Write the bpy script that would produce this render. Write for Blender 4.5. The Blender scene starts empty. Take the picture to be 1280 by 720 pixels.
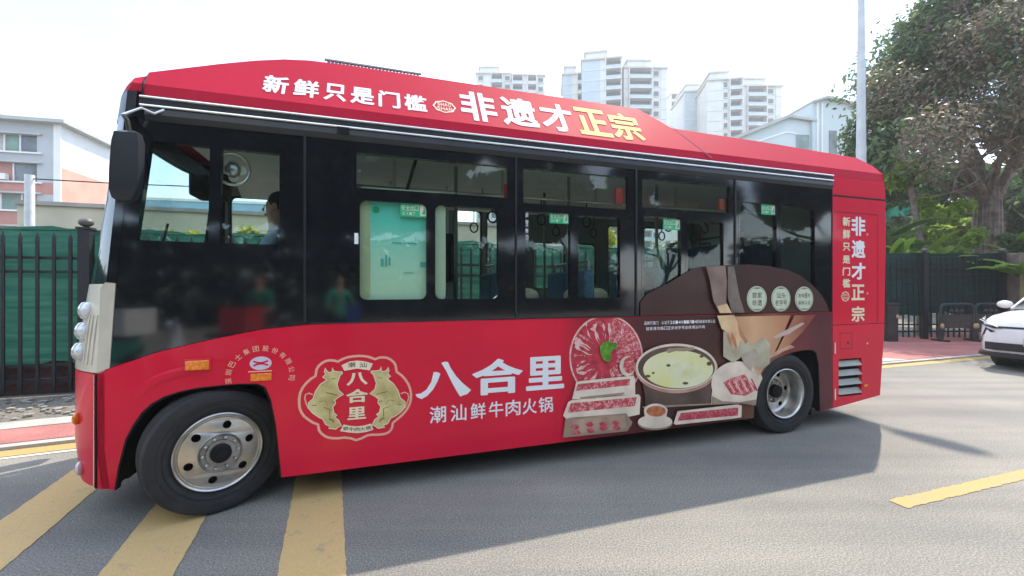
import bpy, bmesh, math, random
import numpy as np
from mathutils import Vector, Matrix
from mathutils.geometry import tessellate_polygon
R = math.radians
random.seed(7); np.random.seed(7)
scene = bpy.context.scene
COL = scene.collection

# ------------------------------------------------------------------ camera
F_PX, EYE = 540.0, 1.5
cam_d = bpy.data.cameras.new("camera"); cam = bpy.data.objects.new("camera", cam_d); COL.objects.link(cam)
cam.location = (0, 0, EYE); cam.rotation_euler = (R(90), 0, 0)
cam_d.sensor_width = 36; cam_d.lens = 36 * F_PX / 1280; cam_d.clip_end = 3000; cam_d.clip_start = 0.05
scene.camera = cam

# ------------------------------------------------------------------ light
# road / bus frame: origin at the front wheel, u along the road, w away from the camera
P0 = (-1.984, 2.857); PHI = R(18.36); CU, SU = math.cos(PHI), math.sin(PHI)
def W(u, w, z=0.0): return Vector((P0[0] + CU*u - SU*w, P0[1] + SU*u + CU*w, z))
sh = (-0.60, -0.335)                                   # shadow of a 1 m post in the (u, w) frame
sv = W(sh[0], sh[1]) - W(0, 0)
to_sun = Vector((-sv.x, -sv.y, 1)).normalized()
SUN_EL = math.asin(to_sun.z); SUN_AZ = math.atan2(to_sun.x, to_sun.y)   # azimuth from +Y towards +X
sun_d = bpy.data.lights.new("sun", 'SUN'); sun = bpy.data.objects.new("sun", sun_d); COL.objects.link(sun)
sun_d.energy = 2.0; sun_d.angle = R(0.6); sun_d.color = (1.0, 0.90, 0.76)
sun.rotation_euler = to_sun.to_track_quat('Z', 'Y').to_euler()

world = bpy.data.worlds.new("World"); scene.world = world; world.use_nodes = True
nt = world.node_tree; nt.nodes.clear()
def N(tree, typ, **kw):
    n = tree.nodes.new(typ)
    for k, v in kw.items(): setattr(n, k, v)
    return n
out = N(nt, 'ShaderNodeOutputWorld'); bg = N(nt, 'ShaderNodeBackground')
sky = N(nt, 'ShaderNodeTexSky', sky_type='NISHITA', sun_disc=False, sun_elevation=SUN_EL, sun_rotation=SUN_AZ,
        air_density=0.9, dust_density=0.4, ozone_density=1.5)
bg.inputs['Strength'].default_value = 0.14
tc = N(nt, 'ShaderNodeTexCoord'); mp = N(nt, 'ShaderNodeMapping'); mp.inputs['Scale'].default_value = (1.0, 1.0, 2.6)
mp.inputs['Location'].default_value = (3.3, 0.4, 1.1)
nz = N(nt, 'ShaderNodeTexNoise'); nz.inputs['Scale'].default_value = 1.7; nz.inputs['Detail'].default_value = 6; nz.inputs['Roughness'].default_value = 0.52
cr = N(nt, 'ShaderNodeValToRGB'); cr.color_ramp.elements[0].position = 0.45; cr.color_ramp.elements[1].position = 0.74
cr.color_ramp.elements[0].color = (0.02, 0.02, 0.02, 1); cr.color_ramp.elements[1].color = (1, 1, 1, 1)
mx = N(nt, 'ShaderNodeMix', data_type='RGBA')
mx.inputs[7].default_value = (6.7, 6.95, 6.65, 1)
L = nt.links.new
L(tc.outputs['Generated'], mp.inputs['Vector']); L(mp.outputs[0], nz.inputs['Vector']); L(nz.outputs['Fac'], cr.inputs[0])
L(cr.outputs[0], mx.inputs[0]); L(sky.outputs[0], mx.inputs[6]); L(mx.outputs[2], bg.inputs['Color']); L(bg.outputs[0], out.inputs['Surface'])

scene.view_settings.view_transform = 'Standard'; scene.view_settings.look = 'None'
scene.view_settings.exposure = 1.96; scene.view_settings.gamma = 1
scene.render.engine = 'CYCLES'
scene.cycles.max_bounces = 8; scene.cycles.transparent_max_bounces = 16; scene.cycles.use_denoising = True
scene.cycles.sample_clamp_indirect = 6

# ------------------------------------------------------------------ materials
def base_mat(name):
    m = bpy.data.materials.new(name); m.use_nodes = True
    return m, m.node_tree, m.node_tree.nodes['Principled BSDF']
def P(name, col, rough=0.5, metal=0.0, var=0.0, scale=6.0, bump=0.0, bscale=40.0, coat=0.0, spec=None, alt=None, dirt=0.0, coord='Object'):
    """principled material whose colour wanders a little (var / alt) and whose surface has a fine relief"""
    m, t, b = base_mat(name)
    b.inputs['Base Color'].default_value = (*col, 1); b.inputs['Roughness'].default_value = rough; b.inputs['Metallic'].default_value = metal
    b.inputs['Coat Weight'].default_value = coat; b.inputs['Coat Roughness'].default_value = 0.06
    if spec is not None: b.inputs['Specular IOR Level'].default_value = spec
    co = N(t, 'ShaderNodeTexCoord')
    if var or alt:
        n = N(t, 'ShaderNodeTexNoise'); n.inputs['Scale'].default_value = scale; n.inputs['Detail'].default_value = 5
        t.links.new(co.outputs[coord], n.inputs['Vector'])
        r = N(t, 'ShaderNodeValToRGB'); r.color_ramp.elements[0].position = 0.33; r.color_ramp.elements[1].position = 0.67
        a = alt or tuple(c*(1-var) for c in col); bb = col if alt else tuple(min(1, c*(1+var)) for c in col)
        r.color_ramp.elements[0].color = (*a, 1); r.color_ramp.elements[1].color = (*bb, 1)
        t.links.new(n.outputs['Fac'], r.inputs[0]); t.links.new(r.outputs[0], b.inputs['Base Color'])
        rr = N(t, 'ShaderNodeMapRange'); rr.inputs[3].default_value = max(0, rough-0.08); rr.inputs[4].default_value = min(1, rough+0.08)
        t.links.new(n.outputs['Fac'], rr.inputs[0]); t.links.new(rr.outputs[0], b.inputs['Roughness'])
    if bump:
        n2 = N(t, 'ShaderNodeTexNoise'); n2.inputs['Scale'].default_value = bscale; n2.inputs['Detail'].default_value = 3
        t.links.new(co.outputs[coord], n2.inputs['Vector'])
        bp = N(t, 'ShaderNodeBump'); bp.inputs['Strength'].default_value = bump; bp.inputs['Distance'].default_value = 0.02
        t.links.new(n2.outputs['Fac'], bp.inputs['Height']); t.links.new(bp.outputs[0], b.inputs['Normal'])
    return m
def glass(name, tint, refl=1.0, rough=0.0):
    m = bpy.data.materials.new(name); m.use_nodes = True; t = m.node_tree; t.nodes.clear()
    o = N(t, 'ShaderNodeOutputMaterial'); tr = N(t, 'ShaderNodeBsdfTransparent'); gl = N(t, 'ShaderNodeBsdfGlossy'); mxs = N(t, 'ShaderNodeMixShader')
    lw = N(t, 'ShaderNodeLayerWeight'); lw.inputs['Blend'].default_value = 0.5
    pw_ = N(t, 'ShaderNodeMath', operation='POWER'); pw_.inputs[1].default_value = 5.0; t.links.new(lw.outputs['Facing'], pw_.inputs[0])
    fr_ = N(t, 'ShaderNodeMath', operation='MULTIPLY_ADD'); fr_.inputs[1].default_value = 0.9; fr_.inputs[2].default_value = 0.035; t.links.new(pw_.outputs[0], fr_.inputs[0])
    tr.inputs[0].default_value = (*tint, 1); gl.inputs['Roughness'].default_value = rough; gl.inputs[0].default_value = (refl, refl, refl, 1)
    t.links.new(fr_.outputs[0], mxs.inputs[0]); t.links.new(tr.outputs[0], mxs.inputs[1]); t.links.new(gl.outputs[0], mxs.inputs[2]); t.links.new(mxs.outputs[0], o.inputs[0])
    return m
def ramp_mat(name, stops, axis='X', lo=0.0, hi=1.0, rough=0.35, coat=0.4, warp=0.15, nscale=3.0):
    """printed colour gradient running along one axis of the object's own coordinates"""
    m, t, b = base_mat(name); b.inputs['Roughness'].default_value = rough; b.inputs['Coat Weight'].default_value = coat; b.inputs['Coat Roughness'].default_value = 0.08; b.inputs['Specular IOR Level'].default_value = 0.2
    co = N(t, 'ShaderNodeTexCoord'); sp = N(t, 'ShaderNodeSeparateXYZ'); t.links.new(co.outputs['Object'], sp.inputs[0])
    n = N(t, 'ShaderNodeTexNoise'); n.inputs['Scale'].default_value = nscale; t.links.new(co.outputs['Object'], n.inputs['Vector'])
    ma = N(t, 'ShaderNodeMath', operation='MULTIPLY_ADD'); ma.inputs[1].default_value = warp; t.links.new(n.outputs['Fac'], ma.inputs[0]); t.links.new(sp.outputs[axis], ma.inputs[2])
    mr = N(t, 'ShaderNodeMapRange'); mr.inputs[1].default_value = lo; mr.inputs[2].default_value = hi; t.links.new(ma.outputs[0], mr.inputs[0])
    r = N(t, 'ShaderNodeValToRGB'); els = r.color_ramp.elements
    while len(els) < len(stops): els.new(0.5)
    for e, (p, c) in zip(els, stops): e.position = p; e.color = (*c, 1)
    t.links.new(mr.outputs[0], r.inputs[0]); t.links.new(r.outputs[0], b.inputs['Base Color'])
    return m
def marble_meat(name, a, b_, scale):
    m, t, b = base_mat(name); b.inputs['Roughness'].default_value = 0.35; b.inputs['Coat Weight'].default_value = 0.4
    co = N(t, 'ShaderNodeTexCoord'); v = N(t, 'ShaderNodeTexNoise'); v.inputs['Scale'].default_value = scale; v.inputs['Detail'].default_value = 4; v.inputs['Distortion'].default_value = 1.2
    t.links.new(co.outputs['Object'], v.inputs['Vector'])
    r = N(t, 'ShaderNodeValToRGB'); r.color_ramp.elements[0].position = 0.46; r.color_ramp.elements[1].position = 0.64
    r.color_ramp.elements[0].color = (*a, 1); r.color_ramp.elements[1].color = (*b_, 1)
    t.links.new(v.outputs['Fac'], r.inputs[0]); t.links.new(r.outputs[0], b.inputs['Base Color'])
    return m
def ground_mat(name, c1, c2, c3, speck=220.0, stain=0.5, bump=0.35, rough=0.9):
    """worn asphalt / concrete: stone specks, blotches, fine relief"""
    m, t, b = base_mat(name); b.inputs['Roughness'].default_value = rough
    co = N(t, 'ShaderNodeTexCoord')
    n1 = N(t, 'ShaderNodeTexNoise'); n1.inputs['Scale'].default_value = speck; n1.inputs['Detail'].default_value = 3
    n2 = N(t, 'ShaderNodeTexNoise'); n2.inputs['Scale'].default_value = stain; n2.inputs['Detail'].default_value = 8; n2.inputs['Roughness'].default_value = 0.6
    vo = N(t, 'ShaderNodeTexVoronoi'); vo.inputs['Scale'].default_value = speck*0.42
    for x in (n1, n2, vo): t.links.new(co.outputs['Object'], x.inputs['Vector'])
    r1 = N(t, 'ShaderNodeValToRGB'); r1.color_ramp.elements[0].position = 0.35; r1.color_ramp.elements[1].position = 0.68
    r1.color_ramp.elements[0].color = (*c1, 1); r1.color_ramp.elements[1].color = (*c2, 1)
    t.links.new(n1.outputs['Fac'], r1.inputs[0])
    r2 = N(t, 'ShaderNodeValToRGB'); r2.color_ramp.elements[0].position = 0.3; r2.color_ramp.elements[1].position = 0.7
    r2.color_ramp.elements[0].color = (0.72, 0.73, 0.75, 1); r2.color_ramp.elements[1].color = (1.14, 1.12, 1.08, 1)
    t.links.new(n2.outputs['Fac'], r2.inputs[0])
    mu = N(t, 'ShaderNodeMix', data_type='RGBA', blend_type='MULTIPLY'); mu.inputs[0].default_value = 1
    t.links.new(r1.outputs[0], mu.inputs[6]); t.links.new(r2.outputs[0], mu.inputs[7])
    mp_ = N(t, 'ShaderNodeMapping'); mp_.inputs['Rotation'].default_value = (0, 0, -PHI); mp_.inputs['Scale'].default_value = (0.10, 1.5, 1.0)
    n4 = N(t, 'ShaderNodeTexNoise'); n4.inputs['Scale'].default_value = 1.6; n4.inputs['Detail'].default_value = 4
    t.links.new(co.outputs['Object'], mp_.inputs[0]); t.links.new(mp_.outputs[0], n4.inputs['Vector'])
    r4 = N(t, 'ShaderNodeValToRGB'); r4.color_ramp.elements[0].position = 0.36; r4.color_ramp.elements[1].position = 0.62
    r4.color_ramp.elements[0].color = (0.80, 0.80, 0.81, 1); r4.color_ramp.elements[1].color = (1.05, 1.04, 1.02, 1); t.links.new(n4.outputs['Fac'], r4.inputs[0])
    m4 = N(t, 'ShaderNodeMix', data_type='RGBA', blend_type='MULTIPLY'); m4.inputs[0].default_value = 1; t.links.new(mu.outputs[2], m4.inputs[6]); t.links.new(r4.outputs[0], m4.inputs[7]); mu = m4
    r3 = N(t, 'ShaderNodeValToRGB'); r3.color_ramp.elements[0].position = 0.0; r3.color_ramp.elements[1].position = 0.16
    r3.color_ramp.elements[0].color = (1, 1, 1, 1); r3.color_ramp.elements[1].color = (0, 0, 0, 1)
    t.links.new(vo.outputs['Distance'], r3.inputs[0])
    m3 = N(t, 'ShaderNodeMix', data_type='RGBA'); m3.inputs[7].default_value = (*c3, 1)
    t.links.new(r3.outputs[0], m3.inputs[0]); t.links.new(mu.outputs[2], m3.inputs[6]); t.links.new(m3.outputs[2], b.inputs['Base Color'])
    bp = N(t, 'ShaderNodeBump'); bp.inputs['Strength'].default_value = bump; bp.inputs['Distance'].default_value = 0.006
    t.links.new(n1.outputs['Fac'], bp.inputs['Height']); t.links.new(bp.outputs[0], b.inputs['Normal'])
    return m
def paint_mat(name, col, under, wear=0.42):
    """road paint worn through to the asphalt in places"""
    m, t, b = base_mat(name); b.inputs['Roughness'].default_value = 0.75
    co = N(t, 'ShaderNodeTexCoord')
    n1 = N(t, 'ShaderNodeTexNoise'); n1.inputs['Scale'].default_value = 7; n1.inputs['Detail'].default_value = 12; n1.inputs['Roughness'].default_value = 0.75
    n2 = N(t, 'ShaderNodeTexNoise'); n2.inputs['Scale'].default_value = 160; n2.inputs['Detail'].default_value = 2
    for x in (n1, n2): t.links.new(co.outputs['Object'], x.inputs['Vector'])
    r = N(t, 'ShaderNodeValToRGB'); r.color_ramp.elements[0].position = wear-0.07; r.color_ramp.elements[1].position = wear+0.03
    r.color_ramp.elements[0].color = (*under, 1); r.color_ramp.elements[1].color = (*col, 1)
    t.links.new(n1.outputs['Fac'], r.inputs[0])
    mu = N(t, 'ShaderNodeMix', data_type='RGBA', blend_type='MULTIPLY'); mu.inputs[0].default_value = 0.5
    r2 = N(t, 'ShaderNodeValToRGB'); r2.color_ramp.elements[0].position = 0.3; r2.color_ramp.elements[1].position = 0.6
    r2.color_ramp.elements[0].color = (0.6, 0.6, 0.6, 1)
    t.links.new(n2.outputs['Fac'], r2.inputs[0]); t.links.new(r.outputs[0], mu.inputs[6]); t.links.new(r2.outputs[0], mu.inputs[7]); t.links.new(mu.outputs[2], b.inputs['Base Color'])
    bp = N(t, 'ShaderNodeBump'); bp.inputs['Strength'].default_value = 0.3; bp.inputs['Distance'].default_value = 0.005
    t.links.new(n2.outputs['Fac'], bp.inputs['Height']); t.links.new(bp.outputs[0], b.inputs['Normal'])
    return m
def leaf_mat(name, c1, c2, trans=0.35):
    m, t, b = base_mat(name); b.inputs['Roughness'].default_value = 0.5
    g = N(t, 'ShaderNodeNewGeometry'); r = N(t, 'ShaderNodeValToRGB')
    r.color_ramp.elements[0].color = (*c1, 1); r.color_ramp.elements[1].color = (*c2, 1)
    t.links.new(g.outputs['Random Per Island'], r.inputs[0]); t.links.new(r.outputs[0], b.inputs['Base Color'])
    tl = N(t, 'ShaderNodeBsdfTranslucent'); t.links.new(r.outputs[0], tl.inputs[0])
    ms = N(t, 'ShaderNodeMixShader'); ms.inputs[0].default_value = trans
    o = t.nodes['Material Output']; t.links.new(b.outputs[0], ms.inputs[1]); t.links.new(tl.outputs[0], ms.inputs[2]); t.links.new(ms.outputs[0], o.inputs[0])
    return m

RED = (0.66, 0.010, 0.040)
M = dict(
    red=P('red_paint', RED, 0.42, var=0.06, scale=1.5, bump=0.035, bscale=1.7, coat=0.28, spec=0.15),
    redroof=P('red_roof_dimmed', (0.50, 0.014, 0.042), 0.62, var=0.05, scale=1.5, bump=0.02, bscale=6, spec=0.12),  # body red painted darker here to offset the roof's extra skylight
    black=P('black_gloss', (0.006, 0.007, 0.010), 0.05, var=0.1, scale=2, spec=1.0),
    blackmat=P('black_rubber', (0.006, 0.006, 0.007), 0.6, var=0.2, bump=0.1, spec=0.25),
    under=P('underbody', (0.012, 0.012, 0.013), 0.9, var=0.3, bump=0.2),
    tyre=P('tyre_rubber', (0.022, 0.022, 0.023), 0.82, var=0.3, scale=9, bump=0.15, bscale=60),
    alu=P('brushed_alloy', (0.50, 0.485, 0.45), 0.34, 0.9, var=0.18, scale=8, bump=0.06, bscale=80),
    steel=P('hub_steel', (0.30, 0.30, 0.29), 0.5, 0.7, var=0.3, scale=14, bump=0.1),
    trim=P('alloy_trim', (0.75, 0.76, 0.76), 0.28, 0.85, var=0.06),
    beige=P('champagne_plastic', (0.58, 0.54, 0.45), 0.4, 0.1, var=0.06, coat=0.3),
    lamp=P('lamp_lens', (0.72, 0.76, 0.80), 0.12, 0.1, coat=0.8),
    amber=P('amber_lens', (0.80, 0.22, 0.01), 0.25, var=0.25, scale=60, coat=0.6),
    grey=P('grey_plastic', (0.022, 0.025, 0.030), 0.38, var=0.15, bump=0.05, spec=0.35),
    louver=P('louver_metal', (0.33, 0.34, 0.30), 0.5, 0.3, var=0.12),
    white=P('white_print', (0.78, 0.80, 0.82), 0.6, var=0.03, spec=0.15), cream=P('cream_print', (0.82, 0.70, 0.50), 0.4, var=0.05),
    yellowprint=P('yellow_print', (0.74, 0.70, 0.20), 0.6, var=0.04, spec=0.15), pinkline=P('salmon_print', (0.80, 0.42, 0.30), 0.4, var=0.05),
    darkprint=P('dark_print', (0.10, 0.10, 0.06), 0.4), greenprint=P('green_print', (0.02, 0.42, 0.20), 0.4, var=0.05),
    gold=P('gold_print', (0.66, 0.60, 0.28), 0.36, alt=(0.42, 0.33, 0.12), scale=9, coat=0.3),
    golddark=P('gold_shadow_print', (0.20, 0.15, 0.05), 0.4),
    sticker=P('sticker_print', (0.56, 0.62, 0.48), 0.4, var=0.04), brown=P('brown_print', (0.060, 0.026, 0.025), 0.35, var=0.15, scale=3, coat=0.12, spec=0.25),
    interior=P('interior_panel', (0.62, 0.64, 0.60), 0.55, var=0.06), floor=P('bus_floor', (0.34, 0.35, 0.35), 0.6, var=0.1),
    seat=P('seat_fabric', (0.035, 0.10, 0.16), 0.85, var=0.25, scale=30, bump=0.2), pad=P('seat_pad', (0.45, 0.38, 0.28), 0.7, var=0.1),
    rail=P('handrail', (0.16, 0.18, 0.16), 0.35, 0.5), railgrey=P('steel_handrail', (0.5, 0.5, 0.5), 0.3, 0.8),
    gl=glass('window_glass', (0.86, 0.92, 0.89)), glfar=glass('far_window_glass', (0.95, 0.98, 0.965)), glfront=glass('windscreen_glass', (0.93, 0.965, 0.955)),
    tint=glass('dark_window_glass', (0.66, 0.74, 0.72)),
)

# ------------------------------------------------------------------ mesh helpers
class MB:
    def __init__(s): s.v, s.f, s.mi = [], [], []
    def add(s, vs, fs, mi=0):
        o = len(s.v); s.v += [tuple(v) for v in vs]; s.f += [tuple(i+o for i in f) for f in fs]; s.mi += [mi]*len(fs); return s
    def box(s, x0, x1, y0, y1, z0, z1, mi=0):
        return s.add([(x0,y0,z0),(x1,y0,z0),(x1,y1,z0),(x0,y1,z0),(x0,y0,z1),(x1,y0,z1),(x1,y1,z1),(x0,y1,z1)],
                     [(0,3,2,1),(4,5,6,7),(0,1,5,4),(1,2,6,5),(2,3,7,6),(3,0,4,7)], mi)
    def tube(s, pts, rad, n=8, mi=0, cap=True):
        pts = [Vector(p) for p in pts]; rad = rad if isinstance(rad, (list, tuple)) else [rad]*len(pts)
        vs = []; k = len(pts); prev = None
        for i, p in enumerate(pts):
            d = (pts[min(i+1, k-1)] - pts[max(i-1, 0)]).normalized()
            if prev is None:
                a = d.cross(Vector((0,0,1)));  a = a if a.length > 0.1 else d.cross(Vector((1,0,0)))
            else: a = prev - d*prev.dot(d)
            a.normalize(); prev = a; b = d.cross(a)
            for j in range(n):
                t = 2*math.pi*j/n; vs.append(p + (a*math.cos(t) + b*math.sin(t))*rad[i])
        fs = [(i*n+j, i*n+(j+1)%n, (i+1)*n+(j+1)%n, (i+1)*n+j) for i in range(k-1) for j in range(n)]
        if cap: fs += [tuple(range(n-1, -1, -1)), tuple(range((k-1)*n, k*n))]
        return s.add(vs, fs, mi)
    def lathe(s, prof, n=48, mi=0):
        """prof: (radius, y) pairs swept round the local Y axis"""
        vs = [(r*math.cos(2*math.pi*j/n), y, r*math.sin(2*math.pi*j/n)) for r, y in prof for j in range(n)]
        k = len(prof)
        return s.add(vs, [(i*n+j, i*n+(j+1)%n, (i+1)*n+(j+1)%n, (i+1)*n+j) for i in range(k-1) for j in range(n)], mi)
    def prism(s, outer, holes, fn, depth, mi=0, side=True):
        """2-D outline with holes -> plate; fn(a, b, off) maps to 3-D, front at off=0, back at off=-depth"""
        loops = [outer] + list(holes); flat = [p for l in loops for p in l]
        tris = tessellate_polygon([[Vector((p[0], p[1], 0)) for p in l] for l in loops]); n = len(flat)
        vs = [fn(p[0], p[1], 0) for p in flat]; fs = [tuple(t) for t in tris]
        if depth:
            vs += [fn(p[0], p[1], -depth) for p in flat]; fs += [tuple(i+n for i in reversed(t)) for t in tris]
            if side:
                o = 0
                for l in loops:
                    m = len(l)
                    fs += [(o+i, o+(i+1)%m, o+(i+1)%m+n, o+i+n) for i in range(m)]; o += m
        return s.add(vs, fs, mi)
    def grid(s, rows, closed=False, mi=0):
        n = len(rows[0]); vs = [p for r in rows for p in r]
        fs = [(i*n+j, i*n+(j+1)%n, (i+1)*n+(j+1)%n, (i+1)*n+j) for i in range(len(rows)-1) for j in range(n if closed else n-1)]
        return s.add(vs, fs, mi)
    def sphere(s, c, r, n=10, m=7, mi=0):
        r = r if isinstance(r, (list, tuple)) else (r, r, r)
        rows = [[(c[0]+r[0]*math.sin(math.pi*i/m)*math.cos(2*math.pi*j/n), c[1]+r[1]*math.sin(math.pi*i/m)*math.sin(2*math.pi*j/n), c[2]+r[2]*math.cos(math.pi*i/m)) for j in range(n)] for i in range(m+1)]
        return s.grid(rows, True, mi)
    def build(s, name, mats, parent=None, smooth=False, bevel=0.0, fixn=True):
        me = bpy.data.meshes.new(name); me.from_pydata(s.v, [], s.f)
        for m in (mats if isinstance(mats, (list, tuple)) else [mats]): me.materials.append(m)
        if len(set(s.mi)) > 1: me.polygons.foreach_set('material_index', s.mi)
        if fixn:
            bm = bmesh.new(); bm.from_mesh(me); bmesh.ops.remove_doubles(bm, verts=bm.verts, dist=1e-5)
            bmesh.ops.recalc_face_normals(bm, faces=bm.faces); bm.to_mesh(me); bm.free()
        if smooth:
            me.polygons.foreach_set('use_smooth', [True]*len(me.polygons)); me.set_sharp_from_angle(angle=R(40))
        o = bpy.data.objects.new(name, me); COL.objects.link(o)
        if parent is not None: o.parent = parent
        if bevel:
            b = o.modifiers.new('edge', 'BEVEL'); b.width = bevel; b.segments = 2; b.limit_method = 'ANGLE'; b.angle_limit = R(40)
        return o
def thing(name, label, cat, loc=(0,0,0), rz=0.0, group=None):
    o = bpy.data.objects.new(name, None); COL.objects.link(o); o.location = loc; o.rotation_euler = (0,0,rz); o.empty_display_size = 0.2
    return tag(o, label, cat, group)
def tag(o, label, cat, group=None):
    o['label'] = label; o['category'] = cat
    if group: o['group'] = group
    return o
def structure(o): o['kind'] = 'structure'; return o
def inst(src, parent, loc=None, rot=None, scale=None):
    c = src.copy(); COL.objects.link(c); c.parent = parent
    if loc is not None: c.location = loc
    if rot is not None: c.rotation_euler = rot
    if scale is not None: c.scale = scale
    return c
def copy_thing(root, loc, rz, label, group=None):
    r = root.copy(); COL.objects.link(r); r.location = loc; r.rotation_euler = (0,0,rz); r['label'] = label
    if group: r['group'] = group
    for ch in root.children:
        c = ch.copy(); COL.objects.link(c); c.parent = r
        for g in ch.children:
            d = g.copy(); COL.objects.link(d); d.parent = c
    return r
def rrect(x0, x1, z0, z1, r=0.05, n=4):
    p = []
    for cx, cz, a in ((x1-r, z1-r, 0), (x0+r, z1-r, 90), (x0+r, z0+r, 180), (x1-r, z0+r, 270)):
        for i in range(n+1):
            t = R(a + 90*i/n); p.append((cx + r*math.cos(t), cz + r*math.sin(t)))
    return p
def ellipse(cx, cz, rx, rz, n=32, a0=0, a1=360): return [(cx+rx*math.cos(R(a0+(a1-a0)*i/n)), cz+rz*math.sin(R(a0+(a1-a0)*i/n))) for i in range(n if a1-a0 == 360 else n+1)]
def ribbon(pts, w, closed=False):
    """outline of a stroke of width w along pts -> (outer, [hole]) or polygon"""
    n = len(pts); L_, R_ = [], []
    for i in range(n):
        a = Vector(pts[(i-1) % n if closed else max(i-1, 0)]); b = Vector(pts[(i+1) % n if closed else min(i+1, n-1)])
        d = (b-a).normalized(); nn = Vector((-d.y, d.x))*w/2; p = Vector(pts[i]); L_.append(tuple(p+nn)); R_.append(tuple(p-nn))
    return L_, R_

# ------------------------------------------------------------------ survey of the bus side (metres from image bearings)
CC = (-(CU*P0[0] + SU*P0[1]), SU*P0[0] - CU*P0[1], EYE)   # camera in the bus frame
def on_side(x, y, w=0.0):
    rx, rz = (x-640)/F_PX, (360.5-y)/F_PX
    du, dw = CU*rx + SU, -SU*rx + CU
    t = (w - CC[1])/dw
    return (CC[0] + t*du, EYE + t*rz)
RD = Vector((0.288, 0.45)).normalized()                     # slope of the roof cove (w, z)
def on_cove(x, y):
    rx, rz = (x-640)/F_PX, (360.5-y)/F_PX
    du, dw = CU*rx + SU, -SU*rx + CU
    n = (-RD.y, RD.x)                                      # outward in (w, z)
    t = (n[0]*(0.012-CC[1]) + n[1]*(2.80-EYE)) / (n[0]*dw + n[1]*rz)
    w, z = CC[1]+t*dw, EYE+t*rz
    return (CC[0]+t*du, (w-0.012)*RD.x + (z-2.80)*RD.y)
def SIDE(off):  return lambda a, b, o=0: (a, -off - o, b)
def COVE(off):  return lambda a, b, o=0: (a, 0.012 + b*RD.x - (off+o)*RD.y, 2.80 + b*RD.y + (off+o)*RD.x)

# ------------------------------------------------------------------ lettering: outlines of the built-in font
GL = {}
def load_glyphs(chars, bold):
    objs = []
    for ch in chars:
        cu = bpy.data.curves.new('glyph', 'FONT'); cu.body = ch; cu.resolution_u = 3; cu.offset = bold
        o = bpy.data.objects.new('glyph', cu); COL.objects.link(o); objs.append((ch, o))
    bpy.context.view_layer.update(); dg = bpy.context.evaluated_depsgraph_get()
    for ch, o in objs:
        me = bpy.data.meshes.new_from_object(o.evaluated_get(dg))
        v = np.array([tuple(x.co) for x in me.vertices]) if len(me.vertices) else np.zeros((0, 3))
        f = [tuple(p.vertices) for p in me.polygons]
        if len(v):
            lo, hi = v.min(0), v.max(0); v = (v[:, :2]-lo[:2])/np.maximum(hi[:2]-lo[:2], 1e-6)
            GL[(ch, bold)] = ([tuple(x) for x in v], f)
        bpy.data.meshes.remove(me); cu = o.data; bpy.data.objects.remove(o); bpy.data.curves.remove(cu)
def glyphs(name, mat, parent, items, fn, bold):
    for it in items:
        mb = letters(MB(), [it], fn, bold)
        if mb.v: mb.build(name, mat, parent)
def letters(mb, items, fn, bold, mi=0):
    """items: (char, a0, a1, b0, b1[, angle])"""
    for it in items:
        g = GL.get((it[0], B2))
        if not g: continue
        shifts = [(0, 0)] if bold != 'heavy' else [(0, 0), (-1, 0), (1, 0), (0, -.8), (0, .8), (-.7, -.6), (.7, .6), (-.7, .6), (.7, -.6)]
        ch, a0, a1, b0, b1 = it[:5]; ang = it[5] if len(it) > 5 else 0
        ca, sa = math.cos(ang), math.sin(ang); cx, cy = (a0+a1)/2, (b0+b1)/2
        for k, (sx, sy) in enumerate(shifts):              # heavy strokes: the outline laid down several times, a hair apart
            e = 0.022 if len(shifts) > 1 else 0; vs = []
            for x, y in g[0]:
                dx, dy = ((x-0.5)*(1-2*e) + sx*e)*(a1-a0), ((y-0.5)*(1-2*e) + sy*e)*(b1-b0)
                vs.append(fn(cx + dx*ca - dy*sa, cy + dx*sa + dy*ca, k*0.00012))
            mb.add(vs, g[1], mi)
    return mb
B1, B2 = 'heavy', 0.012
load_glyphs(set('新鲜只是门槛非遗才正宗合里八潮汕鲜牛肉火锅八合里深圳巴士集团股份有限公司首家非遗汕头老字号连续8年安全出口靠窗请勿SHAON新只是门槛于201月4日品牌认证荣获省级路EXIT'), B2)

# ================================================================== GROUND
def kerb_w(u):
    ks = [(-60, -14.0), (-14, 0.25), (-6, 1.45), (-2.2, 1.93), (-1.7, 1.99), (0, 2.16), (6, 2.28), (14, 2.42), (40, 2.9), (140, 4.5)]
    for (a, b), (c, d) in zip(ks, ks[1:]):
        if a <= u <= c: return b + (d-b)*(u-a)/(c-a)
    return ks[-1][1]
US = [-40, -25, -14, -10, -8, -6, -4.5, -3.5, -3, -2.6, -2.2, -1.7, -1, 0, 2, 4, 6, 8, 10, 14, 20, 30, 45, 80]
def strip(name, o0, o1, z, mat, u0=-40, u1=80, thick=0.0, wfun=None):
    wf = wfun or (lambda u: (kerb_w(u)+o0, kerb_w(u)+o1)); mb = MB()
    us = [u for u in US if u0 <= u <= u1]
    if us[0] > u0: us = [u0] + us
    if us[-1] < u1: us.append(u1)
    rows = []
    for u in us:
        a, b = wf(u)
        r = [W(u, a, z), W(u, b, z)]
        if thick: r = [W(u, a, z-thick)] + r
        rows.append(r)
    mb.grid(rows); return structure(mb.build(name, mat))
ASPH = ground_mat('worn_asphalt', (0.132, 0.132, 0.120), (0.325, 0.312, 0.275), (0.46, 0.435, 0.38), speck=100, stain=0.45, bump=0.5)
EARTH = ground_mat('dry_earth', (0.13, 0.12, 0.10), (0.26, 0.24, 0.20), (0.34, 0.32, 0.29), speck=30, stain=1.2)
g = MB(); g.add([(-420,-420,-0.03),(420,-420,-0.03),(420,420,-0.03),(-420,420,-0.03)], [(0,1,2,3)])
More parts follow.
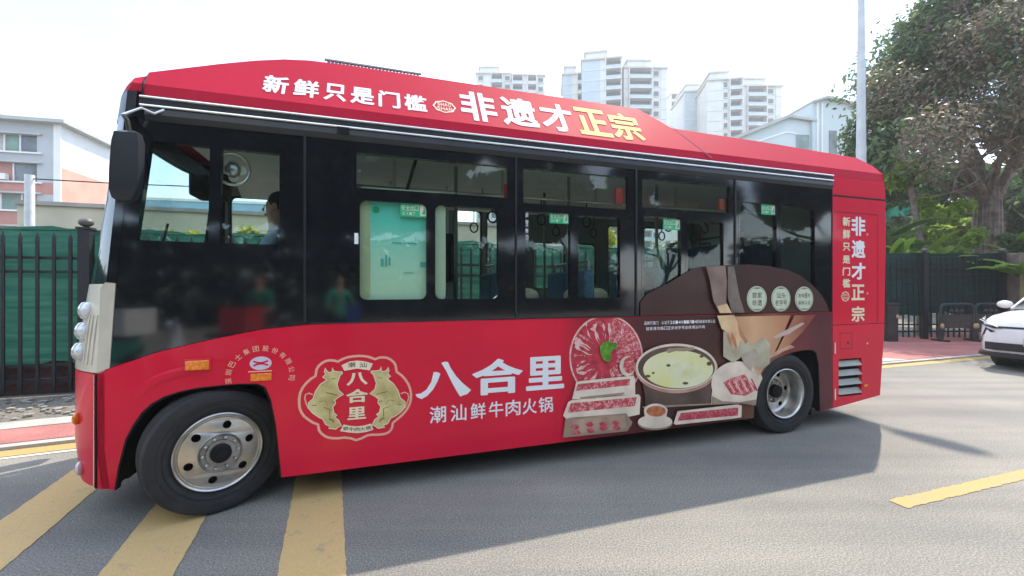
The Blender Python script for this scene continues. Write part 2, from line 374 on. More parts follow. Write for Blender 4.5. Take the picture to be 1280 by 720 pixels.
structure(g.build('ground', EARTH))
structure(MB().grid([[W(u, w, 0.0) for w in (-60, -25, -12, -6, -3, 0, 1.5, kerb_w(u)-0.02)] for u in US]).build('road', ASPH))
YEL = paint_mat('yellow_road_paint', (0.56, 0.39, 0.165), (0.34, 0.29, 0.20), 0.40)
YEL2 = paint_mat('yellow_edge_paint', (0.40, 0.285, 0.10), (0.26, 0.25, 0.23), 0.41)
WHT = paint_mat('white_edge_paint', (0.62, 0.60, 0.55), (0.28, 0.27, 0.25), 0.44)
PINK = ground_mat('red_paving', (0.36, 0.125, 0.115), (0.48, 0.20, 0.18), (0.52, 0.28, 0.25), speck=70, stain=1.4)
KERB = ground_mat('kerb_concrete', (0.38, 0.37, 0.34), (0.55, 0.53, 0.49), (0.6, 0.58, 0.54), speck=120, stain=2.2)
strip('yellow_edge_line', -0.23, -0.02, 0.004, YEL2)
strip('white_edge_line', -0.30, -0.25, 0.004, WHT, u1=3)
strip('kerb', -0.02, 0.09, 0.035, KERB, thick=0.07)
strip('red_pavement', 0.09, 0.66, 0.04, PINK, u1=4.0)
strip('red_pavement', 0.09, 2.9, 0.04, PINK, u0=4.0)
strip('pale_path_edge', 0.66, 0.98, 0.045, KERB, u1=4.0)
strip('planting_strip', 0.98, 2.9, 0.03, EARTH, u1=4.0)
structure(MB().grid([[W(u, w, 0.044) for w in (kerb_w(u)+0.1, kerb_w(u)+0.1+0.45*t)] for u, t in ((9.6, 0.6), (10.3, 1.0), (10.9, 1.0), (11.4, 0.1))]).build('pale_ramp', KERB))
# yard behind the fence
strip('yard', 2.9, 60, 0.0, EARTH)
# zebra bars (the middle and right ones run under the bus)
for k, (ua, ub) in enumerate(((-1.24, -0.89), (-0.395, -0.03), (0.47, 0.805))):
    mb = MB(); ws = [-3.2 + 4.75*i/120 for i in range(121)]
    mb.grid([[W(ua - 0.075*w + 0.0035*random.uniform(-1,1) + e, w, 0.004) for e in (0, (ub-ua))] for w in ws])
    structure(mb.build('crossing_bar', YEL))
for ua, ub in ((4.46, 7.9), (12.2, 15.6)):
    mb = MB(); n = 90
    mb.grid([[W(ua+(ub-ua)*i/n, w + 0.006*random.uniform(-1,1), 0.004) for w in (-1.395, -1.28)] for i in range(n+1)])
    structure(mb.build('lane_dash', YEL2))
lw_ = MB(); lw_.grid([[W(-12, 4.42, 0.02), W(-12, 4.42, 0.50), W(-12, 4.60, 0.50), W(-12, 4.60, 0.02)], [W(4, 4.42, 0.02), W(4, 4.42, 0.50), W(4, 4.60, 0.50), W(4, 4.60, 0.02)]])
lwo = tag(lw_.build('low_wall', P('maroon_brick', (0.075, 0.035, 0.033), 0.9, var=0.3, scale=5, bump=0.4)), 'low dark maroon wall behind the foot of the left fence', 'wall')
# rubble and litter under the fence
mb = MB()
for _ in range(420):
    u, w = random.uniform(-9, 0.5), random.uniform(2.95, 4.15)+random.uniform(-.1,.1); r = random.uniform(0.012, 0.05)
    c = W(u, w, 0.035 + r*0.3); mb.sphere(c, (r*random.uniform(.7,1.6), r*random.uniform(.7,1.4), r*0.5), 5, 3)
rub = mb.build('rubble', P('rubble_stone', (0.40, 0.38, 0.34), 0.9, alt=(0.16, 0.15, 0.13), scale=4, bump=0.3)); rub['kind'] = 'stuff'

# ================================================================== BUS
bus = thing('city_bus', 'red city bus wrapped in hotpot adverts, pulling away from the kerb', 'bus', (P0[0], P0[1], 0), PHI)
BW = 2.0                                                   # body width
LEN_R = 5.73
def bp(mb, name, mat, smooth=False, bevel=0.0, parent=bus): return mb.build(name, mat, parent, smooth, bevel)
def arch(pts): return [on_side(*p) for p in pts]
ARCH_F = arch([(144,613),(149,583),(158,549),(167,532),(178,516),(190,505),(206,496),(224,490),(248,485),(276,482),(300,480),(321,480),(331,484),(338,500),(344,531),(348,567),(351,598)])
ARCH_R = arch([(942,526),(943,503),(947,484),(954,467),(964,455),(976,447),(989,441),(1003,438),(1015,437.5),(1020,441),(1023,455),(1024,478),(1025,515)])
ARCH_F[-1] = (ARCH_F[-1][0], 0.19); ARCH_R[0] = (ARCH_R[0][0], 0.20)
TOPRED = [(-0.597, 0.974), (-0.533, 1.005), (-0.285, 1.093), (0.02, 1.165), (0.304, 1.218), (0.604, 1.243), (LEN_R, 1.243)]
lower = [(-0.61, 0.262)] + ARCH_F + ARCH_R + [(LEN_R-0.0, 0.20)] + TOPRED[::-1]
for near in (True, False):
    fn = (lambda a, b, o=0: (a, -o, b)) if near else (lambda a, b, o=0: (a, BW + o, b))
    bp(MB().prism(lower, [], fn, 0.045), 'lower_panel', M['red'])
    # rear corner panel, full height, with the louver opening on the near side
    rear = [(LEN_R+0.006, 0.20), (6.49, 0.285), (6.56, 1.0), (6.585, 2.0), (6.575, 2.62), (6.55, 2.71), (LEN_R+0.006, 2.71)]
    bp(MB().prism(rear, [rrect(5.83, 6.19, 0.315, 0.725, 0.015, 2)] if near else [], fn, 0.045), 'rear_panel', M['red'])
# ---- black glazed band with its openings
top_b = 2.66
def front_edge(z): return -0.605 + 0.16*(z-0.974)/1.72
band_out = [(front_edge(z), z) for z in (0.974, 1.4, 1.9, 2.3, top_b)][::-1] + [p for p in TOPRED[1:-1]] + [(LEN_R, 1.247), (LEN_R, top_b)]
band_out = [(a, b+0.004 if b < 1.3 else b) for a, b in band_out]
DRV1 = [(-0.345, 2.452), (0.0, 2.447), (-0.012, 1.785), (-0.425, 1.79)]
DRV2 = [(0.04, 2.445), (0.412, 2.440), (0.412, 1.785), (0.028, 1.785)]
OPEN = [('driver_window', DRV1), ('driver_window', DRV2),
        ('top_window', rrect(0.891, 2.07, 2.222, 2.494, 0.012, 2)), ('top_window', rrect(2.18, 3.199, 2.19, 2.498, 0.012, 2)), ('top_window', rrect(3.324, 4.35, 2.222, 2.503, 0.012, 2)),
        ('sliding_window', rrect(0.907, 1.416, 1.40, 2.155, 0.05)), ('sliding_window', rrect(1.455, 1.988, 1.40, 2.152, 0.05)),
        ('sliding_window', rrect(2.194, 2.630, 1.40, 2.145, 0.02, 2)), ('sliding_window', rrect(2.675, 3.117, 1.40, 2.137, 0.02, 2)),
        ('sliding_window', rrect(3.333, 3.772, 1.41, 2.170, 0.02, 2)), ('sliding_window', rrect(3.817, 4.272, 1.41, 2.150, 0.02, 2)),
        ('rear_window', rrect(4.45, 4.955, 1.41, 2.370, 0.02, 2)), ('rear_window', rrect(4.985, 5.491, 1.41, 2.356, 0.02, 2))]
bp(MB().prism(band_out, [o for _, o in OPEN], lambda a, b, o=0: (a, 0.004-o, b), 0.04), 'window_band', M['black'])
def shrink(poly, d):
    cx = sum(p[0] for p in poly)/len(poly); cz = sum(p[1] for p in poly)/len(poly)
    hx = max(abs(p[0]-cx) for p in poly); hz = max(abs(p[1]-cz) for p in poly)
    return [(cx+(p[0]-cx)*(hx-d)/hx, cz+(p[1]-cz)*(hz-d)/hz) for p in poly]
for nm, poly in OPEN:
    inner = shrink(poly, 0.014 if nm != 'top_window' else 0.009)
    fr = bp(MB().prism(shrink(poly, -0.004), [inner], lambda a, b, o=0: (a, 0.0015-o, b), 0.05), nm, M['black'])
    dark = nm == 'rear_window' or (nm == 'sliding_window' and poly[0][0] > 3.9)
    MB().prism(shrink(poly, 0.008), [], lambda a, b, o=0: (a, 0.022-o, b), 0.004).build('pane', M['tint'] if dark else M['gl'], fr)
# pillar seams and cover strips on the band
for u in (0.558, 2.125, 3.266, 4.40):
    bp(MB().box(u-0.007, u+0.007, -0.008, 0.003, 1.26, 2.60), 'pillar_strip', M['grey'])
for u0, u1 in ((0.60, 2.10), (2.15, 3.25)):
    bp(MB().box(u0, u1, -0.004, 0.003, 1.248, 1.256), 'belt_strip', M['grey'])
# rain gutter: two bright rails with a dark channel and a dark lip under them
bp(MB().box(-0.39, LEN_R, -0.012, 0.03, 2.66, 2.705), 'gutter_channel', M['grey'])
for z, r in ((2.709, 0.0085), (2.655, 0.0085)):
    bp(MB().tube([(-0.385, -0.016, z), (LEN_R-0.003, -0.016, z)], r, 8), 'gutter_rail', M['trim'], True)
bp(MB().prism([(-0.012, 2.645), (-0.022, 2.60), (-0.004, 2.565), (0.02, 2.565), (0.02, 2.645)], [], lambda a, b, o=0: (-0.36 + o, a, b), -(LEN_R+0.355)), 'gutter_lip', M['grey'])
bp(MB().box(0.77, 0.85, -0.028, -0.008, 2.60, 2.65), 'gutter_clip', M['blackmat'])
# ---- far side
FAR = [('door_glass', rrect(-0.42, 0.02, 0.55, 2.48, 0.04)), ('door_glass', rrect(0.08, 0.52, 0.55, 2.48, 0.04)), ('far_window', rrect(0.80, 1.80, 1.40, 2.12, 0.08)),
       ('door_glass', rrect(1.98, 2.34, 0.55, 2.48, 0.04)), ('door_glass', rrect(2.40, 2.78, 0.55, 2.48, 0.04)), ('far_window', rrect(3.03, 3.50, 1.48, 2.11, 0.08)), ('far_window', rrect(3.54, 3.97, 1.48, 2.11, 0.08)),
       ('far_window', rrect(4.15, 4.70, 1.36, 2.38, 0.06)), ('far_window', rrect(4.74, 5.40, 1.36, 2.38, 0.06))]
bp(MB().prism([(-0.46, 1.247), (LEN_R, 1.247), (LEN_R, 2.71), (-0.46, 2.71)], [[(p[0], max(p[1], 1.26)) for p in o] if n != 'door_glass' else rrect(min(p[0] for p in o), max(p[0] for p in o), 1.26, 2.48, 0.04) for n, o in FAR], lambda a, b, o=0: (a, BW+o, b), 0.04), 'far_window_band', P('far_wall_lining', (0.20, 0.22, 0.20), 0.6, var=0.1))
for n, o in FAR:
    o = [(a, max(b, 1.255)) for a, b in o]
    us = [p[0] for p in o]; zs = [p[1] for p in o]; rr = rrect(min(us), max(us), min(zs), max(zs), 0.05)
    fr = bp(MB().prism(shrink(rr, -0.012), [shrink(rr, 0.016)], lambda a, b, o=0: (a, BW-0.03-o, b), 0.03), n, M['blackmat'])
    MB().prism(shrink(rr, 0.01), [], lambda a, b, o=0: (a, BW-0.015-o, b), 0.004).build('pane', M['glfar'], fr)
# ---- roof: cove, hump over the batteries, rear slope
ST = [(u, 0.012 + 0.64*(z-2.80), z) for u, z in ((-0.375, 2.905), (-0.2, 2.985), (-0.02, 3.068), (0.2, 3.158), (0.38, 3.216), (0.55, 3.245), (0.8, 3.256), (2.0, 3.258), (3.50, 3.262), (3.80, 3.062), (5.0, 3.045), (6.32, 3.00), (6.50, 2.90), (6.545, 2.815))]
rows = []
for u, wt, zt in ST:
    crown = 0.02 if u < 3.6 else 0.05
    half = [(0.0, 2.712), (0.012, 2.80), (wt, zt), (wt+0.22, zt+crown)]
    rows.append([(u, w, z) for w, z in half] + [(u, BW-w, z) for w, z in half[::-1]])
rf = MB().grid(rows)
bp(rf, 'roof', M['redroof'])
# closing plates of the roof
bp(MB().add([rows[-1][i] for i in range(8)], [tuple(range(8))]), 'roof_end', M['red'])
# dark joint where the hump cover meets the rear roof, joint at the front cap
j = [on_cove(838,158), on_cove(864,178), on_cove(890,198)]
fn = COVE(0.0015)
bp(MB().prism([(p[0]-0.006, p[1]) for p in j] + [(p[0]+0.006, p[1]) for p in j[::-1]], [], fn, 0), 'roof_seam', M['grey'])
bp(MB().tube([(-0.377, -0.003, 2.712), (-0.377, 0.008, 2.80), (-0.377, 0.097, 2.908), (-0.372, 0.32, 2.93)], 0.006, 6), 'cap_seam', M['blackmat'])
# battery grille on the roof
gr = bp(MB().box(0.66, 1.40, 0.42, 1.58, 3.27, 3.30), 'roof_grille', M['blackmat'])
for k in range(26):
    u = 0.67 + k*0.028
    MB().tube([(u, 0.40, 3.28), (u+0.012, 0.40, 3.318), (u+0.012, 1.6, 3.318)], 0.008, 5).build('grille_bar', M['louver'], gr)
MB().box(0.65, 1.41, 0.39, 0.41, 3.314, 3.326).build('grille_rim', M['louver'], gr)
# ---- bowed front
def fbase(z): return -0.61 + (0.16*(z-1.0)/1.8 if z > 1.0 else (0.03*(0.5-z)/0.28 if z < 0.5 else 0))
def famp(z): return 0.34 - (0.13*(z-1.0)/1.8 if z > 1.0 else 0)
def fu(z, w):
    a = min(w, BW-w); f = 1-(1-min(a/0.8, 1))**3
    return fbase(z) - famp(z)*f
WS = [0, .03, .06, .10, .15, .20, .28, .38, .5, .65, .8, 1.0]; WS = WS + [BW-x for x in WS[-2::-1]]
def fshell(zs, w0, w1, t=0.04, proud=0.0, zc=None):
    ws = [w0] + [w for w in WS if w0+0.004 < w < w1-0.004] + [w1]
    outr = [[(fu(z, w)-proud, w, z) for w in ws] for z in zs]; inn = [[(fu(z, w)-proud+t, w, z) for w in ws] for z in zs]
    mb = MB(); n = len(ws); m = len(zs)
    mb.grid(outr); mb.grid(inn)
    for r in (0, m-1): mb.add(outr[r]+inn[r], [(i, i+1, n+i+1, n+i) for i in range(n-1)])
    for c in (0, n-1): mb.add([outr[i][c] for i in range(m)]+[inn[i][c] for i in range(m)], [(i, i+1, m+i+1, m+i) for i in range(m-1)])
    return mb
bp(fshell([0.255, 0.27, 0.35, 0.5, 0.7, 0.9, 0.955, 0.968], 0.0, BW), 'front_bumper', M['red'], True)
bp(MB().tube([(-0.612, -0.002, 0.265), (-0.612, -0.002, 0.968)], 0.006, 5), 'bumper_seam', M['blackmat'])
bp(MB().tube([(-0.622, -0.003, 0.27), (-0.622, -0.003, 0.965)], 0.003, 5), 'bumper_edge', M['trim'])
for side in (0, 1):
    a, b = (0.0, 0.30) if side == 0 else (BW-0.30, BW)
    hc = bp(fshell([0.975, 1.0, 1.15, 1.3, 1.42, 1.50, 1.525], a, b), 'headlight_cover', M['beige'], True)
    s = 1 if side == 0 else -1; w_ = lambda x: x if side == 0 else BW-x
    for k in range(3):
        z0, z1 = 1.02, 1.33
        w = w_(0.035 + 0.035*k); MB().tube([(fu(z0, w)-0.002, w, z0), (fu(1.2, w)-0.004, w, 1.2), (fu(z1, w)-0.002, w, z1)], 0.006, 6).build('cover_rib', M['beige'], hc, True)
    for z in (1.355, 1.225, 1.095):
        w = w_(0.17); MB().sphere((fu(z, 0.17)+0.012, w, z), (0.042, 0.07, 0.055), 14, 9).build('headlight', M['lamp'], hc, True); MB().tube([(fu(z, 0.17)-0.012+0.0*q, w + (0.060*math.cos(q*math.pi/8)), z + 0.048*math.sin(q*math.pi/8)) for q in range(17)], 0.008, 6, 0, False).build('lamp_bezel', M['trim'], hc, True)
    if side == 0:
        # side return of the cover seen beside the dark band
        bp(MB().prism([(-0.606, 0.98), (-0.545, 1.002), (-0.515, 1.53), (-0.565, 1.535), (-0.59, 1.50)], [], SIDE(0.004), 0.03), 'headlight_cover_side', M['beige'])
for z, r, m_ in ((0.34, 0.035, 'lamp'), (0.66, 0.03, 'amber')):
    bp(MB().sphere((fu(z, 0.18)-0.008, 0.18, z), (0.02, r, r*1.3), 10, 7), 'marker_lamp', M[m_], True)
bp(fshell([0.975, 1.2, 1.50, 1.525], 0.305, BW-0.305, 0.03), 'front_panel', M['black'], True)
bp(fshell([1.53, 1.9, 2.3, 2.60], 0.11, BW-0.11, 0.006, -0.01), 'windscreen', M['glfront'], True)
for a, b in ((0.0, 0.115), (BW-0.115, BW)): bp(fshell([1.525, 1.9, 2.3, 2.60], a, b, 0.05), 'front_pillar', M['black'], True)
bp(fshell([2.60, 2.66, 2.745], 0.0, BW, 0.05), 'header_panel', M['grey'], True)
# red cap over the windscreen
capz = [2.75, 2.80, 2.85, 2.885, 2.905]
rows = []
for z in capz:
    k = max(0, (z-2.80)/0.105); inset = 0.012 + 0.088*k
    rows.append([(-0.38, inset, z)] + [(fu(2.75, w) + 0.16*k*k + (0.02 if z > 2.75 else 0), max(w, inset) if w < 1 else min(w, BW-inset), z) for w in WS] + [(-0.38, BW-inset, z)])
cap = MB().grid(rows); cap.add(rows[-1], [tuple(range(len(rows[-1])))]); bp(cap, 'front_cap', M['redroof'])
# wipers
for w in (0.5, 1.2): bp(MB().tube([(fu(1.5, w)-0.03, w, 1.47), (fu(1.75, w+0.2)-0.03, w+0.25, 1.75), (fu(2.1, w+0.3)-0.035, w+0.3, 2.1)], 0.012, 6), 'wiper', M['blackmat'])
# ---- rear
bp(MB().grid([[(6.49+(0.05 if 0.15 < w < BW-.15 else 0), w, 0.285) for w in (0,.15,.3,1,1.7,1.85,2)], [(6.56+(0.06 if 0.15 < w < BW-.15 else 0), w, 1.0) for w in (0,.15,.3,1,1.7,1.85,2)], [(6.58+(0.06 if 0.15 < w < BW-.15 else 0), w, 2.2) for w in (0,.15,.3,1,1.7,1.85,2)], [(6.55+(0.04 if 0.15 < w < BW-.15 else 0), w, 2.80) for w in (0,.15,.3,1,1.7,1.85,2)]]), 'rear_face', M['red'], True)
# seams, flap, louver, marker on the rear panel
def line(pts, w=0.006, off=0.0012, nm='panel_seam', mat='blackmat'):
    for a, b in zip(pts, pts[1:]):
        d = (Vector(b)-Vector(a)).normalized(); n = Vector((-d.y, d.x))*w/2
        bp(MB().prism([tuple(Vector(a)+n), tuple(Vector(b)+n), tuple(Vector(b)-n), tuple(Vector(a)-n)], [], SIDE(off), 0), nm, M[mat])
line([(5.74, 2.50), (6.575, 2.50)], 0.02); line([(5.76, 2.326), (6.45, 2.326)]); line([(6.45, 2.326), (6.45, 1.10)], 0.005); line([(5.74, 1.10), (6.57, 1.10)])
line([(5.85, 1.008), (6.036, 1.008), (6.036, 0.835), (5.85, 0.835), (5.85, 1.008)], 0.004)
line([(LEN_R+0.003, 0.22), (LEN_R+0.003, 2.70)], 0.008)
bp(MB().prism(ellipse(5.97, 0.90, 0.014, 0.014, 12), [], SIDE(0.004), 0.006), 'flap_lock', M['grey'])
for u, z in ((5.765, 0.85), (5.765, 0.35)): bp(MB().box(u-0.008, u+0.008, -0.01, 0.0, z-0.06, z+0.06), 'panel_hinge', M['trim'])
for u, z in ((6.28, 2.1), (6.28, 1.44), (6.28, 0.88)): bp(MB().prism(ellipse(u, z, 0.012, 0.012, 10), [], SIDE(0.003), 0.004), 'panel_latch', M['pinkline'])
lv = bp(MB().box(5.82, 6.20, 0.05, 0.06, 0.30, 0.74), 'louver', M['under'])
for k in range(4):
    z = 0.335 + k*0.102
    MB().prism([(0.0, z), (-0.006, z+0.004), (0.03, z+0.062), (0.038, z+0.058)], [], lambda a, b, o=0: (5.832 + o, a, b), -0.356).build('louver_slat', M['louver'], lv)
bp(MB().box(6.21, 6.27, -0.014, 0.0, 0.40, 0.425), 'marker_lamp', M['amber'], bevel=0.003)
# ---- side lamps
bp(MB().box(-0.143, -0.01, -0.028, 0.0, 0.965, 1.028), 'side_lamp', M['amber'], bevel=0.006)
bp(MB().box(-0.15, 0.0, -0.016, 0.0, 0.955, 1.04), 'side_lamp_base', M['red'], bevel=0.006)
bp(MB().box(0.225, 0.352, -0.010, 0.0, 0.868, 0.918), 'side_lamp', M['amber'], bevel=0.003)
bp(MB().box(3.075, 3.21, -0.012, -0.004, 0.265, 0.31), 'side_lamp', M['amber'], bevel=0.003)
# crease over the front arch: a raised rib following the arch
cre = [on_side(*p) for p in [(243,507.5-47),(262,454),(285,448.5),(303,445.5),(320,443.5)]]
cre = [on_side(*p) for p in [(170,500),(180,487),(195,476),(215,468.5),(240,462),(262,457),(280,453.5)]]
rowsC = []
for i, (a, b) in enumerate(cre):
    k = math.sin(math.pi*min(1, (i+0.35)/ (len(cre)-0.3)))
    rowsC.append([(a-0.02, 0.001, b+0.028), (a-0.006, -0.013*k, b+0.008), (a+0.002, -0.013*k, b-0.004), (a+0.01, 0.001, b-0.035)])
bp(MB().grid(rowsC), 'arch_crease', M['red'], True)
# ---- underbody, wheel housings, floor, ceiling
bp(MB().box(0.45, 4.30, 0.06, 1.94, 0.175, 0.36), 'underbody', M['under'])
bp(MB().box(5.35, 6.45, 0.10, 1.90, 0.36, 0.50), 'underbody', M['under'])
bp(MB().box(-0.58, -0.50, 0.12, 1.88, 0.26, 0.45), 'underbody', M['under'])
for A in (ARCH_F, ARCH_R):
    for near in (True, False):
        f = (lambda w: w) if near else (lambda w: BW-w)
        mb = MB(); grow = [(a, b+0.02) for a, b in A]
        mb.grid([[(a, f(0.045), b), (a, f(0.62), b)] for a, b in grow])
        mb.add([(a, f(0.62), b) for a, b in grow], [tuple(range(len(grow)))])
        bp(mb, 'wheel_housing', M['under'])
    bp(MB().prism([(a-0.004 if i < len(A)/2 else a+0.004, b) for i, (a, b) in enumerate(A)] + [(a+0.008 if i < len(A)/2 else a-0.008, b-(0.007 if 2 < i < len(A)-3 else 0)) for i, (a, b) in list(enumerate(A))[::-1]], [], SIDE(0.003), 0.05), 'arch_lip', M['blackmat'])
bp(MB().box(-0.45, LEN_R, 0.05, 1.95, 0.86, 0.92), 'floor', M['floor'])
bp(MB().box(-0.35, LEN_R, 0.05, 1.95, 2.62, 2.66), 'ceiling', M['interior'])
bp(MB().prism([(0.05, 2.62), (0.05, 2.50), (0.32, 2.62)], [], lambda a, b, o=0: (-0.3+o, a, b), -6.0), 'ceiling_duct', M['interior'])
bp(MB().prism([(1.95, 2.62), (1.95, 2.46), (1.62, 2.62)], [], lambda a, b, o=0: (-0.3+o, a, b), -6.0), 'ceiling_duct', M['interior'])
bp(MB().box(LEN_R, LEN_R+0.04, 0.05, 1.95, 0.9, 2.66), 'rear_bulkhead', M['interior'])
bp(MB().box(-0.40, 5.7, 0.046, 0.052, 0.86, 1.23), 'side_lining', M['interior'])
# ---- wheels
def wheel_mesh(dished):
    T = MB().lathe([(0.245, 0.20), (0.29, 0.235), (0.36, 0.245), (0.395, 0.235), (0.407, 0.21), (0.410, 0.12), (0.407, 0.03), (0.395, 0.005), (0.36, -0.006), (0.29, 0.004), (0.25, 0.03), (0.245, 0.05)], 72)
    for k in range(3):                                     # ribs of the tread
        y = 0.07 + 0.05*k; T.lathe([(0.409, y-0.004), (0.4135, y), (0.4135, y+0.03), (0.409, y+0.034)], 72)
    for r in (0.30, 0.335): T.lathe([(r-0.004, 0.0), (r, -0.006), (r+0.004, 0.0)], 72)
    t = T.build('wheel', M['tyre'], bus, True)
    prof = [(0.252, 0.045), (0.256, 0.0), (0.250, -0.004), (0.242, 0.0), (0.236, 0.012)]
    prof += [(0.228, 0.07), (0.222, 0.135), (0.205, 0.150)] if dished else [(0.229, 0.014), (0.222, 0.004)]
    MB().lathe(prof, 72).build('rim_lip', M['alu'], t, True)
    yp = 0.150 if dished else 0.004
    nh, rh, rr = 6, 0.026, 0.178
    holes = [ellipse(rr*math.cos(R(60*k+25)), rr*math.sin(R(60*k+25)), rh, rh, 14) for k in range(nh)]
    def dish(a, b, o=0):
        r = math.hypot(a, b); y = yp + (0.0 if dished else -0.022*max(0, min(1, (0.222-r)/0.10)))
        return (a, y - o, b)
    # plate as rings so the dish can curve
    MB().prism(ellipse(0, 0, 0.224, 0.224, 60), holes + [ellipse(0, 0, 0.124, 0.124, 48)], dish, 0.012).build('rim', M['alu'], t)
    hy = yp - (0.02 if not dished else 0.0)
    MB().lathe([(0.127, hy-0.004), (0.122, hy-0.010), (0.112, hy+0.002), (0.085, hy+0.004), (0.082, hy-0.012), (0.0, hy-0.012)], 48).build('hub', M['steel'], t, True)
    if dished: MB().lathe([(0.070, hy), (0.068, hy-0.055), (0.055, hy-0.065), (0.0, hy-0.067)], 32).build('hub_cap', M['blackmat'], t, True)
    else: MB().lathe([(0.062, hy-0.010), (0.060, hy-0.030), (0.05, hy-0.034), (0.034, hy-0.034), (0.032, hy-0.045), (0.0, hy-0.047)], 32).build('hub_cap', M['blackmat'], t, True)
    MB().lathe([(0.23, yp+0.05), (0.0, yp+0.05)], 32).build('brake_drum', M['under'], t)
    nut = None
    for k in range(10):
        a = R(36*k+10); p = (0.100*math.cos(a), hy-0.006, 0.100*math.sin(a))
        if nut is None: nut = MB().lathe([(0.010, 0.014), (0.010, -0.012), (0.006, -0.016), (0.0, -0.016)], 6).build('wheel_nut', M['alu'], t); nut.location = p
        else: inst(nut, t, p)
    return t
wf = wheel_mesh(False); wf.location = (0.045, 0.0, 0.412); wf.rotation_euler = (0, R(8), R(26))
wr = wheel_mesh(True); wr.location = (5.06, -0.004, 0.412); wr.rotation_euler = (0, R(20), 0)
for src, loc, rot in ((wf, (0.0, BW-0.06, 0.412), R(180+24)), (wr, (5.02, BW-0.055, 0.412), R(180)), (wr, (5.02, 0.58, 0.412), R(180))):
    c = inst(src, bus, loc, (0, 0, rot))
    for ch in src.children: inst(ch, c)
bp(MB().tube([(5.02, 0.25, 0.41), (5.02, 1.75, 0.41)], 0.07, 10), 'axle', M['under'])
bp(MB().tube([(0, 0.30, 0.38), (0, 1.70, 0.38)], 0.06, 10), 'axle', M['under'])
# mud flap behind the rear wheel
bp(MB().box(5.52, 5.535, 0.08, 0.50, 0.12, 0.42), 'mud_flap', M['blackmat'])
# ---- mirrors
mh = MB()
rows = []
for z, a, b, c, d in ((2.43, -0.40, -0.335, -0.20, -0.15), (2.415, -0.425, -0.315, -0.22, -0.135), (2.36, -0.435, -0.302, -0.225, -0.13), (2.20, -0.445, -0.305, -0.225, -0.13), (2.08, -0.45, -0.315, -0.22, -0.135), (2.03, -0.44, -0.34, -0.21, -0.14), (2.015, -0.42, -0.36, -0.195, -0.15)):
    rows.append([(a, c, z), (b, c-0.008, z), (b+0.010, (c+d)/2, z), (b-0.01, d, z), (a+0.01, d, z), (a-0.008, (c+d)/2, z)])
mh.grid(rows, True); mh.add(rows[0], [tuple(range(6))]); mh.add(rows[-1], [tuple(range(6))])
mir = bp(mh, 'mirror', M['grey'], True)
MB().tube([(-0.37, -0.17, 2.42), (-0.385, -0.165, 2.50), (-0.42, -0.12, 2.54), (-0.43, -0.05, 2.56), (-0.42, 0.0, 2.60)], 0.013, 8).build('mirror_arm', M['blackmat'], mir, True)
MB().tube([(-0.43, -0.12, 2.545), (-0.36, -0.06, 2.62), (-0.30, -0.04, 2.60), (-0.26, -0.01, 2.64)], 0.008, 7).build('mirror_stay', M['trim'], mir, True)
mf = bp(MB().box(-0.60, -0.48, BW+0.05, BW+0.22, 1.95, 2.40), 'mirror', M['grey'], bevel=0.03)
MB().tube([(-0.52, BW+0.12, 2.40), (-0.50, BW+0.02, 2.55), (-0.42, BW-0.05, 2.60)], 0.014, 8).build('mirror_arm', M['blackmat'], mf, True)
# ---- inside: dashboard, driver's place, seats, rails, notice board
bp(MB().prism([(-0.62, 0.92), (-0.62, 1.50), (-0.52, 1.58), (-0.30, 1.50), (-0.25, 0.92)], [], lambda a, b, o=0: (a, 0.20-o, b), 1.58), 'dashboard', M['blackmat'])
sw = bp(MB().tube([(0.22*math.cos(t*math.pi/12)-0.12, 0.48+0.22*math.sin(t*math.pi/12), 1.72+0.10*math.cos(t*math.pi/12)) for t in range(25)], 0.016, 8, 0, False), 'steering_wheel', M['blackmat'], True)
MB().tube([(-0.3, 0.48, 1.45), (-0.12, 0.48, 1.71)], 0.03, 8).build('steering_column', M['blackmat'], sw)
ds = bp(MB().box(0.43, 0.53, 0.22, 0.72, 1.25, 2.02), 'driver_seat', M['seat'], bevel=0.04)
MB().box(0.02, 0.46, 0.22, 0.72, 1.18, 1.32).build('seat_cushion', M['seat'], ds, bevel=0.03)
MB().box(0.44, 0.53, 0.32, 0.62, 2.04, 2.25).build('headrest', M['pad'], ds, bevel=0.03)
bp(MB().box(0.56, 0.585, 0.06, 0.85, 0.92, 2.3), 'driver_partition', M['grey'])
vis = bp(MB().prism([(-0.36, 2.50), (-0.10, 2.34), (-0.06, 2.27), (-0.12, 2.26), (-0.36, 2.42)], [], lambda a, b, o=0: (a, 0.10-o, b), 0.30), 'sun_visor', M['grey'])
bp(MB().box(-0.27, -0.05, 0.40, 0.64, 2.18, 2.42), 'inside_mirror', M['blackmat'], bevel=0.02)
fan = bp(MB().tube([(0.09+0.10*math.cos(t*math.pi/9), 0.10+0.03*math.cos(t*math.pi/9), 2.32+0.11*math.sin(t*math.pi/9)) for t in range(19)], 0.010, 6), 'cooling_fan', M['railgrey'], True)
MB().sphere((0.09, 0.12, 2.32), (0.05, 0.04, 0.055), 10, 7).build('fan_hub', M['railgrey'], fan, True)
for k in range(4): MB().prism(ellipse(0.09+0.05*math.cos(R(90*k)), 2.32+0.05*math.sin(R(90*k)), 0.032, 0.032, 10), [], lambda a, b, o=0: (a, 0.13-o, b), 0.004).build('fan_blade', M['interior'], fan)
bp(MB().tube([(-0.11, 0.55, 2.18), (-0.11, 0.55, 1.92), (-0.08, 0.56, 1.88), (-0.05, 0.56, 1.92), (-0.05, 0.55, 2.18)], 0.006, 6), 'hanging_cord', M['grey'])
bp(MB().box(-0.46, -0.18, 0.55, 0.85, 1.55, 1.80), 'tissue_box', P('blue_box', (0.02, 0.04, 0.22), 0.5), bevel=0.01)
